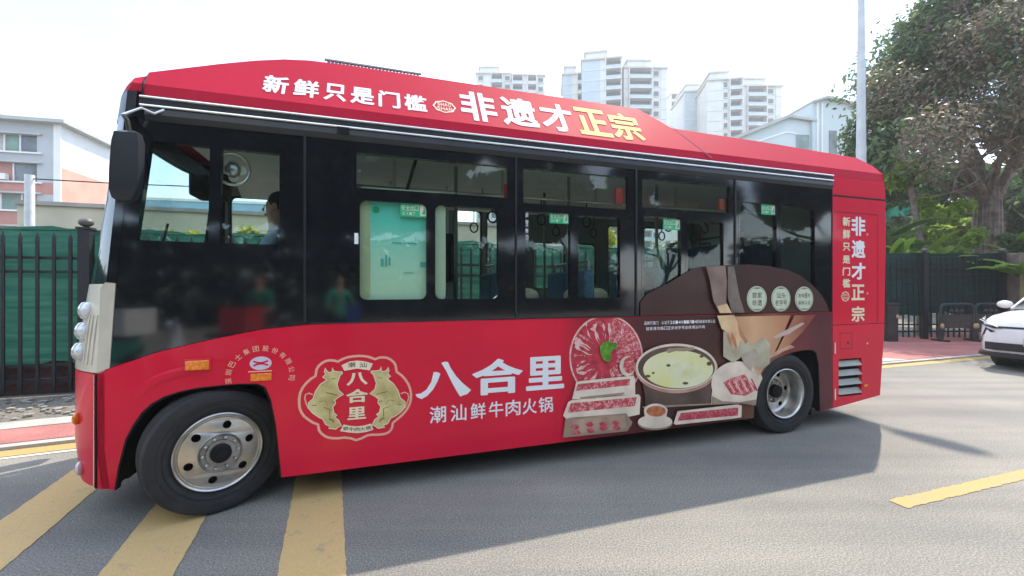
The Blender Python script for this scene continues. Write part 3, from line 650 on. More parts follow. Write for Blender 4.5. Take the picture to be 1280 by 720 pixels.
bp(MB().box(-0.12, 0.10, 0.75, 0.95, 1.74, 1.83), 'ticket_reader', M['grey'], bevel=0.015)
# notice board fixed behind the first sliding pane
nbm = ramp_mat('notice_board_print', [(0.0, (0.70, 0.80, 0.60)), (0.45, (0.56, 0.84, 0.70)), (0.8, (0.18, 0.74, 0.64)), (1.0, (0.16, 0.62, 0.56))], 'Z', 1.40, 2.2, 0.5, 0.0, 0.10, 2.0)
nb = bp(MB().prism(rrect(0.925, 1.405, 1.41, 2.148, 0.05), [], lambda a, b, o=0: (a, 0.045-o, b), 0.012), 'notice_board', nbm)
MB().prism(rrect(0.922, 0.995, 1.42, 2.14, 0.03), [], lambda a, b, o=0: (a, 0.042-o, b), 0.002).build('board_margin', P('board_margin_paint', (0.52, 0.52, 0.34), 0.5, var=0.08), nb)
MB().prism(ellipse(1.035, 2.085, 0.026, 0.026, 20), [], lambda a, b, o=0: (a, 0.041-o, b), 0).build('board_dot', M['greenprint'], nb)
TEAL = P('faded_teal_print', (0.12, 0.50, 0.46), 0.5)
for a, b, c, d in ((1.07, 1.09, 1.66, 1.72), (1.10, 1.115, 1.66, 1.75), (1.125, 1.14, 1.67, 1.73), (1.15, 1.33, 1.836, 1.845), (1.24, 1.31, 1.612, 1.618), (1.36, 1.40, 1.66, 1.70)):
    MB().prism([(a, c), (b, c), (b, d), (a, d)], [], lambda x, y, o=0: (x, 0.041-o, y), 0).build('board_mark', TEAL, nb)
bp(MB().box(0.93, 1.52, 0.10, 0.13, 2.235, 2.262), 'blind_rail', M['sticker'])
bp(MB().box(0.885, 0.912, 0.0, 0.02, 1.82, 1.90), 'reflector_tab', M['white'])
bp(MB().prism(rrect(1.462, 1.555, 1.41, 2.14, 0.03), [], lambda a, b, o=0: (a, 0.035-o, b), 0.006), 'pale_blind', M['sticker'])
# seats
def bus_seat(u, w):
    s = bp(MB().box(-0.05, 0.06, 0, 0.42, 0.40, 1.02), 'seat', M['seat'], bevel=0.03); s.location = (u, w, 0.92)
    MB().box(-0.46, 0.0, 0, 0.42, 0.36, 0.46).build('seat_cushion', M['seat'], s, bevel=0.02)
    MB().box(-0.06, 0.07, 0.04, 0.38, 0.86, 1.06).build('headrest', M['pad'], s, bevel=0.03) if False else None
    MB().tube([(0.02, 0.04, 0.98), (0.02, 0.06, 1.10), (0.02, 0.36, 1.10), (0.02, 0.38, 0.98)], 0.014, 6).build('grab_rail', M['rail'], s, True)
    MB().box(-0.30, -0.10, 0.12, 0.30, 0.0, 0.36).build('pedestal', M['grey'], s)
    return s
s0 = bus_seat(1.35, 0.10)
for u, w, dz in ((1.35, 0.54, -.25), (2.10, 0.10, -.30), (2.10, 0.54, -.3), (2.85, 0.10, -.28), (2.85, 0.54, -.28), (3.60, 0.10, -.25), (3.6, 0.54, -.25), (4.35, 0.10, 0.0), (4.35, 0.54, 0.0), (5.1, 0.10, 0.05), (5.1, 0.54, 0.05), (5.1, 1.04, 0.05), (5.1, 1.47, 0.05), (4.35, 1.47, 0.0), (3.45, 1.47, -.25), (1.4, 1.47, -.25)):
    c = inst(s0, bus, (u, w, 0.92+dz))
    for ch in s0.children: inst(ch, c)
s0.location.z -= 0.28
# pale seat covers showing over the sill
for u in (2.32, 2.78, 3.02):
    bp(MB().sphere((u, 0.26, 1.43), (0.11, 0.05, 0.07), 12, 8), 'headrest_cover', M['pad'], True)
# hand rails and straps
for w in (0.62, 1.38):
    bp(MB().tube([(0.65, w, 2.38), (5.5, w, 2.38)], 0.016, 8), 'handrail', M['railgrey'], True)
    for u in (1.2, 2.2, 3.2, 4.2, 5.2): bp(MB().tube([(u, w, 2.62), (u, w, 2.38)], 0.012, 6), 'rail_hanger', M['railgrey'], True)
for u, w in ((0.75, 1.0), (1.75, 0.62), (1.80, 1.40), (2.95, 1.38), (3.95, 0.62), (2.9, 0.62)):
    bp(MB().tube([(u, w, 0.9), (u, w, 2.62)], 0.017, 8), 'grab_pole', M['rail'] if u != 1.80 else M['railgrey'], True)
for k in range(9):
    u = 1.1 + 0.5*k
    for w in (0.62, 1.38):
        bp(MB().tube([(u, w, 2.37), (u, w, 2.22)], 0.007, 5).tube([(u+0.045*math.sin(t*math.pi/5), w, 2.175-0.055*math.cos(t*math.pi/5)) for t in range(11)], 0.009, 5), 'hand_strap', M['blackmat'])
bp(MB().tube([(1.35, 0.2, 2.55), (1.22, 0.25, 2.1)], 0.014, 6), 'stay_bar', M['blackmat'])
bp(MB().box(1.62, 1.78, 0.75, 0.95, 1.55, 2.02), 'ticket_display', M['black'], bevel=0.01)
bp(MB().box(2.05, 2.14, 0.06, 0.09, 2.24, 2.36), 'emergency_hammer', P('red_plastic', (0.5, 0.03, 0.04), 0.5))
bp(MB().box(3.10, 3.17, 0.06, 0.09, 2.26, 2.40), 'emergency_hammer', P('red_plastic2', (0.5, 0.05, 0.05), 0.5))
bp(MB().box(4.27, 4.33, 0.06, 0.09, 2.27, 2.38), 'emergency_hammer', P('red_plastic3', (0.5, 0.10, 0.08), 0.5))

# ================================================================== PRINT ON THE BUS
def boxes_side(chars, cells): return [(ch,) + c for ch, c in zip(chars, cells)]
def px_cells(xs, z0, z1, ymid, fn=on_side):
    r = []
    for a, b in xs: r.append((fn(a, ymid(a))[0], fn(b, ymid(b))[0], z0, z1))
    return r
def poly_px(pts): return [on_side(*p) for p in pts]
# roof slogan
ym = lambda x: 106 + (x-345)*0.1165
t_lo, t_hi = on_cove(345, 117.5)[1], on_cove(345, 95.5)[1]
c1 = px_cells([(329,361),(367,399),(405,433),(438,468),(473,500),(505,533)], t_lo, t_hi, ym, on_cove)
glyphs('slogan_lettering', M['white'], bus, boxes_side('新鲜只是门槛', c1), COVE(0.002), B1)
t_lo2, t_hi2 = on_cove(597, 152)[1], on_cove(597, 116.5)[1]
ym2 = lambda x: 134 + (x-597)*0.130
c2 = px_cells([(575,620),(626,671),(675,716),(720,760),(762,800)], t_lo2, t_hi2, ym2, on_cove)
glyphs('slogan_lettering', M['white'], bus, boxes_side('非遗才', c2), COVE(0.002), B1)
glyphs('slogan_lettering', M['yellowprint'], bus, boxes_side('正宗', c2[3:]), COVE(0.002), B1)
# small oval emblem between the words
ec = on_cove(555.5, 134); er = 0.088; et = 0.074
def scallop(cx, cy, rx, ry, n=64): return [(cx+rx*(1+0.045*math.cos(8*t))*math.cos(t), cy+ry*(1+0.045*math.cos(8*t))*math.sin(t)) for t in [2*math.pi*i/n for i in range(n)]]
em = MB().prism(scallop(ec[0], ec[1], er, et), [scallop(ec[0], ec[1], er*0.87, et*0.85)], COVE(0.002), 0)
def word(mb, txt, cx, cy, w, h, fn, bold=B2):
    n = len(txt); cw = w/n
    return letters(mb, [(ch, cx-w/2+cw*(i+0.08), cx-w/2+cw*(i+0.92), cy-h/2, cy+h/2) for i, ch in enumerate(txt)], fn, bold)
word(em, 'SHAO', ec[0], ec[1]+0.027, 0.115, 0.044, COVE(0.002)); word(em, 'SHAN', ec[0], ec[1]-0.027, 0.125, 0.044, COVE(0.002))
bp(em, 'emblem', M['cream'])
# rear panel: two columns
def col_px(chars, x0, x1, ys, bold=B1):
    r = []
    for ch, (a, b) in zip(chars, ys):
        u0, z0 = on_side(x0, b); u1, z1 = on_side(x1, a); r.append((ch, u0, u1, z0, z1))
    return r
ys = [(272,295),(301,323),(329,350),(356,376),(383,403)]
glyphs('slogan_lettering', M['white'], bus, col_px('非遗才', 1064, 1081.5, ys[:3]), SIDE(0.002), B1)
glyphs('slogan_lettering', M['cream'], bus, col_px('正宗', 1064, 1080.5, ys[3:]), SIDE(0.002), B1)
glyphs('slogan_lettering', M['cream'], bus, col_px('新鲜只是门槛', 1053, 1062.5, [(272,283),(287.5,299),(304,314),(320,330),(334.5,345),(349,360)]), SIDE(0.002), B1)
e2 = on_side(1056.5, 371)
em = MB().prism(scallop(e2[0], e2[1], 0.062, 0.054), [scallop(e2[0], e2[1], 0.052, 0.044)], SIDE(0.002), 0)
word(em, 'SHAO', e2[0], e2[1]+0.018, 0.08, 0.03, SIDE(0.002)); word(em, 'SHAN', e2[0], e2[1]-0.018, 0.085, 0.03, SIDE(0.002))
bp(em, 'emblem', M['cream'])
# operator's name on an arc over the front wheel, with its round badge
ac = on_side(326, 468); txt = '深圳巴士集团股份有限公司'; it = []
for i, ch in enumerate(txt):
    a = R(188 - 196*i/11); rx, rz = 0.192, 0.185
    x, z = ac[0]+rx*math.cos(a)*1.0, ac[1]-0.01+rz*math.sin(a); it.append((ch, x-0.019, x+0.019, z-0.019, z+0.019, a-math.pi/2))
glyphs('operator_lettering', M['pinkline'], bus, it, SIDE(0.002), B2)
bc = on_side(326, 454.5); bd = MB()
bd.prism(ellipse(bc[0], bc[1], 0.066, 0.046), [], SIDE(0.002), 0)
bp(bd, 'badge', P('badge_print', (0.62, 0.55, 0.68), 0.4))
bl = MB()
for s in (1, -1):
    pts = [(bc[0]+s*(-0.045+0.09*t), bc[1]+s*(0.016 - 0.05*t*(1-t)) ) for t in [i/8 for i in range(9)]]
    a, b = ribbon(pts, 0.011); bl.prism(a+b[::-1], [], SIDE(0.003), 0)
bp(bl, 'badge_mark', M['red'])
tc_ = on_side(326, 464.5); bp(MB().box(tc_[0]-0.075, tc_[0]+0.068, -0.002, -0.001, tc_[1]-0.004, tc_[1]+0.004), 'badge_line', M['pinkline'])
# -- emblem with two bulls
EZ = lambda p: on_side(360 + p[0]/5.54, 430 + p[1]/5.54)
ring = [(345,125),(375,108),(410,95),(450,88),(490,85),(525,86),(560,92),(605,108),(630,97),(655,95),(685,98),(710,110),(732,128),(745,150),(752,195),(785,218),(810,245),(832,278),(845,310),(852,350),(850,390),(840,425),(820,460),(790,495),(760,520),(725,550),(722,575),(715,595),(695,615),(670,625),(640,629),(610,630),(580,630),(550,635),(510,655),(472,668),(435,655),(390,650),(350,655),(310,655),(280,650),(255,640),(232,622),(215,600),(208,560),(170,545),(140,525),(112,503),(95,480),(82,450),(78,420),(78,380),(85,340),(103,303),(130,270),(160,243),(190,225),(198,180),(212,155),(235,135),(262,120),(290,115),(325,118)]
ring = [EZ(p) for p in ring]
a, b = ribbon(ring, 0.017, True)
area = lambda q: sum(x0*y1-x1*y0 for (x0, y0), (x1, y1) in zip(q, q[1:]+q[:1]))
if abs(area(a)) < abs(area(b)): a, b = b, a
plaque = bp(MB().prism(a, [b], SIDE(0.002), 0), 'plaque_border', M['pinkline'])
bullL = [(258,168),(252,195),(262,212),(240,232),(262,245),(272,250),(225,280),(190,330),(175,380),(140,410),(145,450),(170,480),(215,510),(240,520),(262,560),(290,570),(280,585),(330,592),(350,575),(370,570),(350,530),(325,510),(340,495),(318,480),(310,440),(330,415),(325,390),(350,370),(385,352),(350,320),(340,280),(360,220),(378,205),(375,195),(345,195),(318,190),(308,165),(305,195),(285,200),(270,190)]
tail = [(172,352),(145,343),(122,352),(116,380),(128,420),(142,450)]
def bull(flip):
    f = (lambda p: EZ((952-p[0], p[1]-8 if False else p[1]-6))) if flip else EZ
    o = bp(MB().prism([f(p) for p in bullL], [], SIDE(0.003), 0), 'bull', M['gold'])
    r, q = ribbon([f(p) for p in tail], 0.009); MB().prism(r+q[::-1], [], SIDE(0.0025), 0).build('tail', M['pinkline'], o)
    mb = MB()
    for pts, w in (([(262,338),(300,345),(340,358)], 0.006), ([(165,428),(200,425)], 0.005), ([(285,520),(310,530),(318,545)], 0.010), ([(250,440),(290,455),(290,510)], 0.006), ([(300,400),(325,410)], 0.006), ([(300,245),(330,240)], 0.005), ([(215,400),(255,395),(275,430)], 0.004)):
        r, q = ribbon([f(p) for p in pts], w); mb.prism(r+q[::-1], [], SIDE(0.004), 0)
    mb.build('shade_line', M['golddark'], o)
    r, q = ribbon([f(p) for p in bullL], 0.006, True)
    if abs(area(r)) < abs(area(q)): r, q = q, r
    MB().prism(r, [q], SIDE(0.0036), 0).build('outline', M['cream'], o)
bull(False); bull(True)
for pts, txt, xs, y0, y1, tilt in (([(370,150),(390,188),(480,172),(565,185),(588,138),(530,122),(480,117),(425,124)], '潮汕', [(415,465),(495,545)], 132, 170, 0),
                            ([(385,560),(360,605),(420,615),(480,619),(540,612),(592,595),(575,552),(530,566),(480,572),(430,568)], '鲜牛肉火锅', [(382,418),(422,456),(460,496),(500,536),(538,574)], 576, 606, 0)):
    bn = bp(MB().prism([EZ(p) for p in pts], [], SIDE(0.003), 0), 'banner', M['cream'])
    it = []
    for i, (ch, (x0, x1)) in enumerate(zip(txt, xs)):
        dy = [0, 4, 5, 2, -4][i] if len(txt) == 5 else 0
        p0, p1 = EZ((x0, y1+dy-4)), EZ((x1, y0+dy-4)); it.append((ch, p0[0], p1[0], p0[1], p1[1]))
    letters(MB(), it, SIDE(0.004), B2).build('lettering', M['darkprint'], bn)
it = []
for ch, x0, x1, y0, y1 in (('八',405,553,195,292),('合',402,556,308,414),('里',412,540,432,530)):
    p0, p1 = EZ((x0, y1)), EZ((x1, y0)); it.append((ch, p0[0], p1[0], p0[1], p1[1]))
glyphs('plaque_lettering', M['cream'], bus, it, SIDE(0.003), B1)
# -- the brand name, brush style, and the line under it
BZ = lambda p: on_side(320 + p[0]/4, 400 + p[1]/4)
br = MB()
for st_ in ([(888,262),(906,262),(922,270),(908,308),(886,348),(855,382),(828,397),(806,388),(797,374),(826,368),(852,350),(876,312)], [(926,216),(944,210),(960,212),(972,240),(1000,282),(1032,316),(1075,352),(1056,372),(1020,384),(1000,352),(975,306),(952,258)]):
    br.prism([BZ(p) for p in st_], [], SIDE(0.002), 0)
for ch, x0, x1, y0, y1 in (('合', 590, 653.5, 447, 496), ('里', 657.5, 705, 444.5, 489.5)):
    p0, p1 = on_side(x0, y1), on_side(x1, y0); it = [(ch, p0[0], p1[0], p0[1], p1[1])]; letters(br, it, SIDE(0.002), B1)
bp(br, 'brand_lettering', M['white'])
zz0, zz1 = on_side(615, 522.5)[1], on_side(615, 502.5)[1]
c3 = px_cells([(537,557.5),(563,583),(588,607),(611,629),(632,650.5),(653,671),(673,691)], zz0, zz1, lambda x: 512)
glyphs('strapline_lettering', M['white'], bus, boxes_side('潮汕鲜牛肉火锅', c3), SIDE(0.002), B1 if False else B2)

# -- the food picture: flat print, one sheet per motif
ad0 = [(2.50, 0.197), (ARCH_R[0][0], 0.201)] + ARCH_R + [(LEN_R-0.006, 0.205), (LEN_R-0.006, 1.240), (2.50, 1.240)]
AD = ramp_mat('advert_print', [(0.0, RED), (0.05, RED), (0.14, (0.22, 0.016, 0.028)), (0.30, (0.080, 0.024, 0.024)), (0.55, (0.060, 0.024, 0.022)), (0.68, (0.16, 0.06, 0.035)), (0.78, (0.30, 0.12, 0.075)), (0.85, (0.22, 0.035, 0.035)), (1.0, (0.10, 0.020, 0.028))], 'X', 2.50, 5.72, 0.36, 0.14, 0.30, 1.6)
bp(MB().prism(ad0, [], SIDE(0.001), 0), 'advert_sheet', AD)
dome = [(800,397.5),(800,378),(808,368),(822,361),(838,353),(852,344),(866,336),(884,333.5),(905,332),(935,331),(960,333),(984,338),(1000,345),(1014,356),(1026,369),(1033,381),(1036,392)]
dm = [on_side(*p) for p in dome]; dm[0] = (dm[0][0], 1.250); dm[-1] = (min(dm[-1][0], 5.70), 1.250)
bp(MB().prism(dm, [], SIDE(0.006), 0), 'advert_film', M['brown'])
LAY = [0.0020]
def sheet(pts, mat, nm, closed_px=True):
    LAY[0] += 0.00022
    off = LAY[0] + (0.0045 if min((on_side(*p)[1] if closed_px else p[1]) for p in pts) > 1.25 else 0)
    return bp(MB().prism([on_side(*p) for p in pts] if closed_px else pts, [], SIDE(off), 0), nm, mat)
AZ = lambda p: (700 + p[0]/4.5, 390 + p[1]/4.5)
def ellpx(cx, cy, rx, ry, n=40, a0=0, a1=360): return [(cx+rx*math.cos(R(a0+(a1-a0)*i/n)), cy+ry*math.sin(R(a0+(a1-a0)*i/n))) for i in range(n if a1-a0 == 360 else n+1)]
MEAT = marble_meat('raw_meat_print', (0.50, 0.030, 0.055), (0.72, 0.34, 0.32), 26); MEAT2 = marble_meat('lean_meat_print', (0.46, 0.02, 0.05), (0.62, 0.16, 0.18), 34)
VEIN = marble_meat('veined_meat_print', (0.52, 0.05, 0.08), (0.80, 0.52, 0.48), 48); FAT = P('meat_fat_print', (0.76, 0.46, 0.42), 0.4, spec=0.2, var=0.2, scale=30); DEEP = P('deep_meat_print', (0.50, 0.045, 0.07), 0.4, spec=0.2, var=0.25, scale=16)
CER = P('ceramic_print', (0.74, 0.62, 0.50), 0.4, spec=0.2, var=0.15, scale=5, coat=0.08); CERD = P('ceramic_dark_print', (0.34, 0.25, 0.18), 0.4, spec=0.2, var=0.2, scale=5)
BROTH = P('broth_print', (0.74, 0.71, 0.30), 0.3, spec=0.2, alt=(0.78, 0.76, 0.54), scale=4, coat=0.08); POT = P('pot_print', (0.11, 0.072, 0.06), 0.35, spec=0.2, var=0.3, scale=4); RIMC = P('pot_rim_print', (0.52, 0.30, 0.22), 0.35, spec=0.2, var=0.25, scale=6)
APRON = P('apron_print', (0.52, 0.50, 0.36), 0.45, spec=0.2, alt=(0.36, 0.28, 0.20), scale=5); SKIN = P('skin_print', (0.76, 0.56, 0.32), 0.45, spec=0.2, alt=(0.64, 0.34, 0.18), scale=7); SLEEVE = P('sleeve_print', (0.30, 0.22, 0.18), 0.45, spec=0.2, alt=(0.16, 0.10, 0.09), scale=4)
WARM = P('warm_skin_print', (0.56, 0.28, 0.16), 0.45, spec=0.2, alt=(0.38, 0.15, 0.08), scale=4); HERB = P('herb_print', (0.16, 0.36, 0.04), 0.5, spec=0.2, alt=(0.05, 0.18, 0.02), scale=30)
# plate of sliced beef fanned round a sprig (cut off by the belt line)
pc = (757.5, 447); prx, pry = 46, 53
pl = [p for p in ellpx(pc[0], pc[1], prx, pry, 72)]
zt = on_side(757, 400)[1]
def clip_top(poly): return [(a, min(b, 1.236)) for a, b in [on_side(*p) for p in poly]]
sheet(clip_top(pl), FAT, 'plate_rim', False); sheet(clip_top(ellpx(pc[0], pc[1], prx-2, pry-2.2, 60)), DEEP, 'meat_fan', False)
rng = random.Random(3)
for k in range(9):                                         # marbled slices on the right half
    a0 = -78 + 17.5*k; ps = [(pc[0]+prx*r*math.cos(R(a_)), pc[1]+pry*r*math.sin(R(a_))) for r, a_ in ((.30, a0), (.62, a0-2), (.93, a0-1), (.95, a0+8), (.92, a0+15), (.6, a0+13), (.32, a0+12))]
    sheet(clip_top(ps), VEIN if k % 2 else MEAT, 'marbled_slice', False)
for k in range(19):                                        # folded slices with thick edges of fat on the left half
    a = R(100 + 180*k/18 + rng.uniform(-4, 4)); r0, r1 = rng.uniform(0.32, 0.5), rng.uniform(0.80, 0.96); wd = rng.uniform(0.02, 0.075); bend = rng.uniform(-.25, .25); ps = []
    ts = [i/8 for i in range(9)]
    for t in ts: r = r0+(r1-r0)*t; aa = a + bend*t*t + 0.03*math.sin(t*9+k); ps.append((pc[0]+prx*r*math.cos(aa-wd*(0.3+t)), pc[1]+pry*r*math.sin(aa-wd*(0.3+t))))
    for t in ts[::-1]: r = r0+(r1-r0)*t; aa = a + bend*t*t + 0.02*math.sin(t*13+k); ps.append((pc[0]+prx*r*math.cos(aa+wd*(0.2+t)*.5), pc[1]+pry*r*math.sin(aa+wd*(0.2+t)*.5)))
    sheet(clip_top(ps), FAT if k % 4 else MEAT, 'meat_slice', False)
for k in range(46):                                        # flecks of fat
    a = R(rng.uniform(-85, 95)); r = rng.uniform(.25, .9); cx, cy = pc[0]+prx*r*math.cos(a), pc[1]+pry*r*math.sin(a); l = rng.uniform(1.0, 3.4); q = a + rng.uniform(-.9, .9)
    sheet(clip_top([(cx, cy), (cx+l*math.cos(q)*.5-.4*math.sin(q), cy+l*math.sin(q)*.5+.4*math.cos(q)), (cx+l*math.cos(q), cy+l*math.sin(q)), (cx+l*math.cos(q)*.5+.4*math.sin(q), cy+l*math.sin(q)*.5-.4*math.cos(q))]), FAT, 'fat_fleck', False)
sheet([AZ(p) for p in [(218,195),(235,172),(262,165),(290,172),(318,178),(310,205),(290,215),(278,235),(282,262),(270,282),(248,276),(232,262),(222,235)]], HERB, 'herb_sprig')
sheet([AZ(p) for p in ellpx(372,305,44,56,20)], CER, 'dip_dish'); sheet([AZ(p) for p in ellpx(382,300,34,46,20)], MEAT, 'dip_meat')
# stacked trays
for rimp, meatp in (([(62,490),(85,395),(110,388),(405,358),(415,375),(416,465),(300,470),(110,490)], [(82,443),(95,405),(388,375),(384,412)]),
                    ([(12,582),(40,505),(60,495),(435,462),(446,478),(440,575),(370,590),(30,600)], [(36,566),(55,512),(425,478),(414,528)])):
    sheet([AZ(p) for p in rimp], CER, 'tray'); sheet([AZ(p) for p in meatp], MEAT, 'tray_meat')
sheet([AZ(p) for p in [(105,478),(350,452),(358,460),(340,466),(110,490)]], CERD, 'tray_shadow_line')
sheet([AZ(p) for p in [(10,705),(25,600),(60,592),(365,568),(400,620),(372,668)]], CERD, 'lower_tray'); sheet([AZ(p) for p in [(22,690),(34,606),(355,578),(366,650)]], P('lower_tray_inner_print', (0.50, 0.36, 0.26), 0.4, spec=0.2, alt=(0.36, 0.22, 0.15), scale=6), 'lower_tray_inner')
for cx, cy in ((80,645),(160,630),(235,630),(305,622),(88,676),(165,664),(238,652),(310,650)): sheet([AZ((cx+22*math.cos(t*.7)*(1+.2*math.sin(3*t)), cy+15*math.sin(t*.7))) for t in range(9)], MEAT2, 'meatball')
# hotpot
sheet([AZ(p) for p in [(452,380),(470,470),(470,545),(835,520),(842,400),(700,455),(520,440)]], POT, 'stove'); sheet([AZ(p) for p in [(455,530),(840,512),(845,520),(460,540)]], CERD, 'stove_edge')
sheet([AZ(p) for p in ellpx(645,318,232,138,48)], RIMC, 'pot_body'); sheet([AZ(p) for p in ellpx(645,308,226,130,48)], CER, 'pot_rim'); sheet([AZ(p) for p in ellpx(645,312,216,120,48)], POT, 'pot_inside')
sheet([AZ(p) for p in ellpx(655,322,196,106,48)], BROTH, 'broth'); sheet([AZ(p) for p in ellpx(690,330,92,48,30)], P('broth_highlight_print', (0.78, 0.77, 0.56), 0.3, spec=0.2, alt=(0.68, 0.66, 0.34), scale=9), 'broth_foam')
sheet([AZ(p) for p in [(585,222),(600,205),(740,198),(748,212),(690,222),(640,220),(600,232)]], CERD, 'pot_wall_mark')
for cx, cy, rx, ry in ((485,360,15,8),(515,342,8,6),(600,300,12,8),(695,400,16,8),(828,290,14,12),(785,250,12,7)): sheet([AZ(p) for p in ellpx(cx,cy,rx,ry,10)], P('spice_print', (0.10, 0.07, 0.02), 0.5) if cx == 485 else bpy.data.materials['spice_print'], 'spice')
# sauce bowl and saucer, right hand tray
sheet([AZ(p) for p in ellpx(525,622,98,40,30)], CERD, 'saucer'); sheet([AZ(p) for p in ellpx(525,614,96,38,30)], CER, 'saucer_top')
sheet([AZ(p) for p in [(462,555),(470,605),(500,635),(550,635),(585,600),(595,545)]], CER, 'sauce_bowl'); sheet([AZ(p) for p in ellpx(528,553,66,40,30)], CER, 'bowl_rim'); sheet([AZ(p) for p in ellpx(530,556,54,30,30)], P('sauce_print', (0.42, 0.09, 0.03), 0.3, spec=0.2, alt=(0.55, 0.22, 0.10), scale=22), 'sauce')
sheet([AZ(p) for p in [(628,625),(650,556),(985,518),(1010,525),(1008,590),(960,598),(640,632)]], CER, 'tray'); sheet([AZ(p) for p in [(650,610),(668,566),(990,535),(988,580)]], MEAT2, 'tray_meat')
TANR = ramp_mat('apron_gradient_print', [(0.0, (0.40, 0.20, 0.10)), (0.35, (0.66, 0.40, 0.22)), (0.7, (0.50, 0.24, 0.13)), (1.0, (0.26, 0.07, 0.05))], 'X', 4.35, 5.45, 0.4, 0.1, 0.25, 3.0)
# the cook: board, apron, arm, hand, with the film carrying the upper arm
sheet([AZ(p) for p in [(838,520),(840,470)] + ellpx(985,405,146,128,24,165,345) + [(1100,430),(1088,525),(1010,512)]], CER, 'cutting_board')
sheet([AZ(p) for p in [(842,470),(900,500),(1000,505),(1092,490),(1088,525),(1010,512),(840,520)]], CERD, 'board_edge')
sheet([AZ(p) for p in [(905,395),(950,370),(1025,350),(1060,395),(1095,435),(1030,470),(950,462)]], MEAT, 'board_meat')
for k in range(9):
    x0 = 915+k*18; sheet([AZ(p) for p in [(x0,400-k*3),(x0+6,396-k*3),(x0+40,452-k*1.5),(x0+32,456-k*1.5)]], FAT if k % 2 else DEEP, 'cut_strip')
sheet([(915,396),(985,394.5),(978,412),(965,440),(954,456),(945,470),(935,452),(926,440),(918,415)], TANR, 'forearm')
sheet([(990,394.5),(1016,393.8),(1000,415),(985,430),(972,442),(964,446)], TANR, 'forearm')
sheet([(942,474),(947,462),(958,449),(974,440),(990,434),(985,431),(965,440),(950,452)], RIMC, 'sleeve_hem')
sheet([AZ(p) for p in [(905,110),(950,95),(1010,120),(1060,190),(1130,140),(1168,180),(1165,290),(1110,330),(1065,300),(1010,250),(960,285),(905,250)]], APRON, 'apron')
sheet([AZ(p) for p in [(870,22),(965,18),(985,60),(1010,110),(1042,165),(1030,182),(1000,160),(985,205),(960,200),(945,150),(920,110),(895,95)]], SKIN, 'hand')
for pts in ([(985,60),(1010,110),(1042,165),(1030,182),(995,130)], [(950,110),(972,150),(985,205),(968,200),(948,150)], [(930,115),(945,150),(955,195),(940,180),(925,140)]): sheet([AZ(p) for p in pts], WARM, 'finger')
sheet([AZ(p) for p in [(1000,240),(1085,205),(1100,230),(1060,330),(1020,290)]], P('blade_print', (0.42, 0.36, 0.28), 0.4, spec=0.2, var=0.15), 'knife')
sheet([AZ(p) for p in [(1180,140),(1260,100),(1345,60),(1360,66),(1270,125),(1200,150)]], P('apron_edge_print', (0.55, 0.40, 0.38), 0.4), 'apron_strap')
sheet([(879,334),(903,333),(905,352),(904,378),(909,391),(896,391.5),(888,376),(884,352)], SLEEVE, 'sleeve'); sheet([(906,334),(914,334),(917,352),(921,372),(927,391),(911,391),(906,372)], P('sleeve_light_print', (0.22, 0.18, 0.15), 0.45, spec=0.2, alt=(0.11, 0.07, 0.06), scale=4), 'sleeve_fold')
sheet([(893,383),(905,380),(911,391.5),(896,391.5)], SKIN, 'wrist')
# the two small lines of print
z0 = on_side(850, 404)[1]
def small(txt, x0, x1, y, h):
    a, b = on_side(x0, y), on_side(x1, y); n = len(txt); cw = (b[0]-a[0])/n
    return [(ch, a[0]+cw*(i+.06), a[0]+cw*(i+.94), a[1]-h/2, a[1]+h/2) for i, ch in enumerate(txt)]
it = small('品牌只是门店认证于2014年11月14日省级非遗认证', 805, 894, 404.5, 0.030) + small('首家请勿路口正宗老字号连续潮汕牛肉', 807, 881, 411.5, 0.030)
bp(letters(MB(), it, SIDE(0.0022), B2), 'fine_print', M['white'])['kind'] = 'stuff'
# three round stickers
for (x, y), rowsT in (((945, 374), ('首家', '非遗')), ((975, 374), ('汕头', '老字号')), ((1004, 374), ('连续8年', '省级认证'))):
    c = on_side(x, y); r = 0.128
    s = bp(MB().prism(ellipse(c[0], c[1], r, r, 36), [], SIDE(0.012), 0.004), 'sticker', M['sticker'])
    mb = MB(); mb.prism(ellipse(c[0], c[1], r*0.93, r*0.93, 36), [ellipse(c[0], c[1], r*0.90, r*0.90, 36)], SIDE(0.0128), 0)
    mb.prism(ellipse(c[0], c[1]-0.105, 0.045, 0.004, 12), [], SIDE(0.0128), 0)
    mb.prism(ellipse(c[0], c[1]+0.105, 0.04, 0.005, 12), [], SIDE(0.0128), 0)
    for k, tx in enumerate(rowsT):
        n = len(tx); cw = 0.068 if n == 2 else (0.056 if n == 3 else 0.045); zc = c[1] + (0.036, -0.040)[k]
        for i, ch in enumerate(tx):
            x0 = c[0]+(i-n/2)*cw; hh = 0.030 if ch != '8' else 0.042
            letters(mb, [(ch, x0+cw*.05, x0+cw*.95, zc-hh if n < 4 else zc-hh*.7, zc+hh if n < 4 else zc+hh*.7)], SIDE(0.0128), B2)
    mb.build('lettering', M['darkprint'], s)
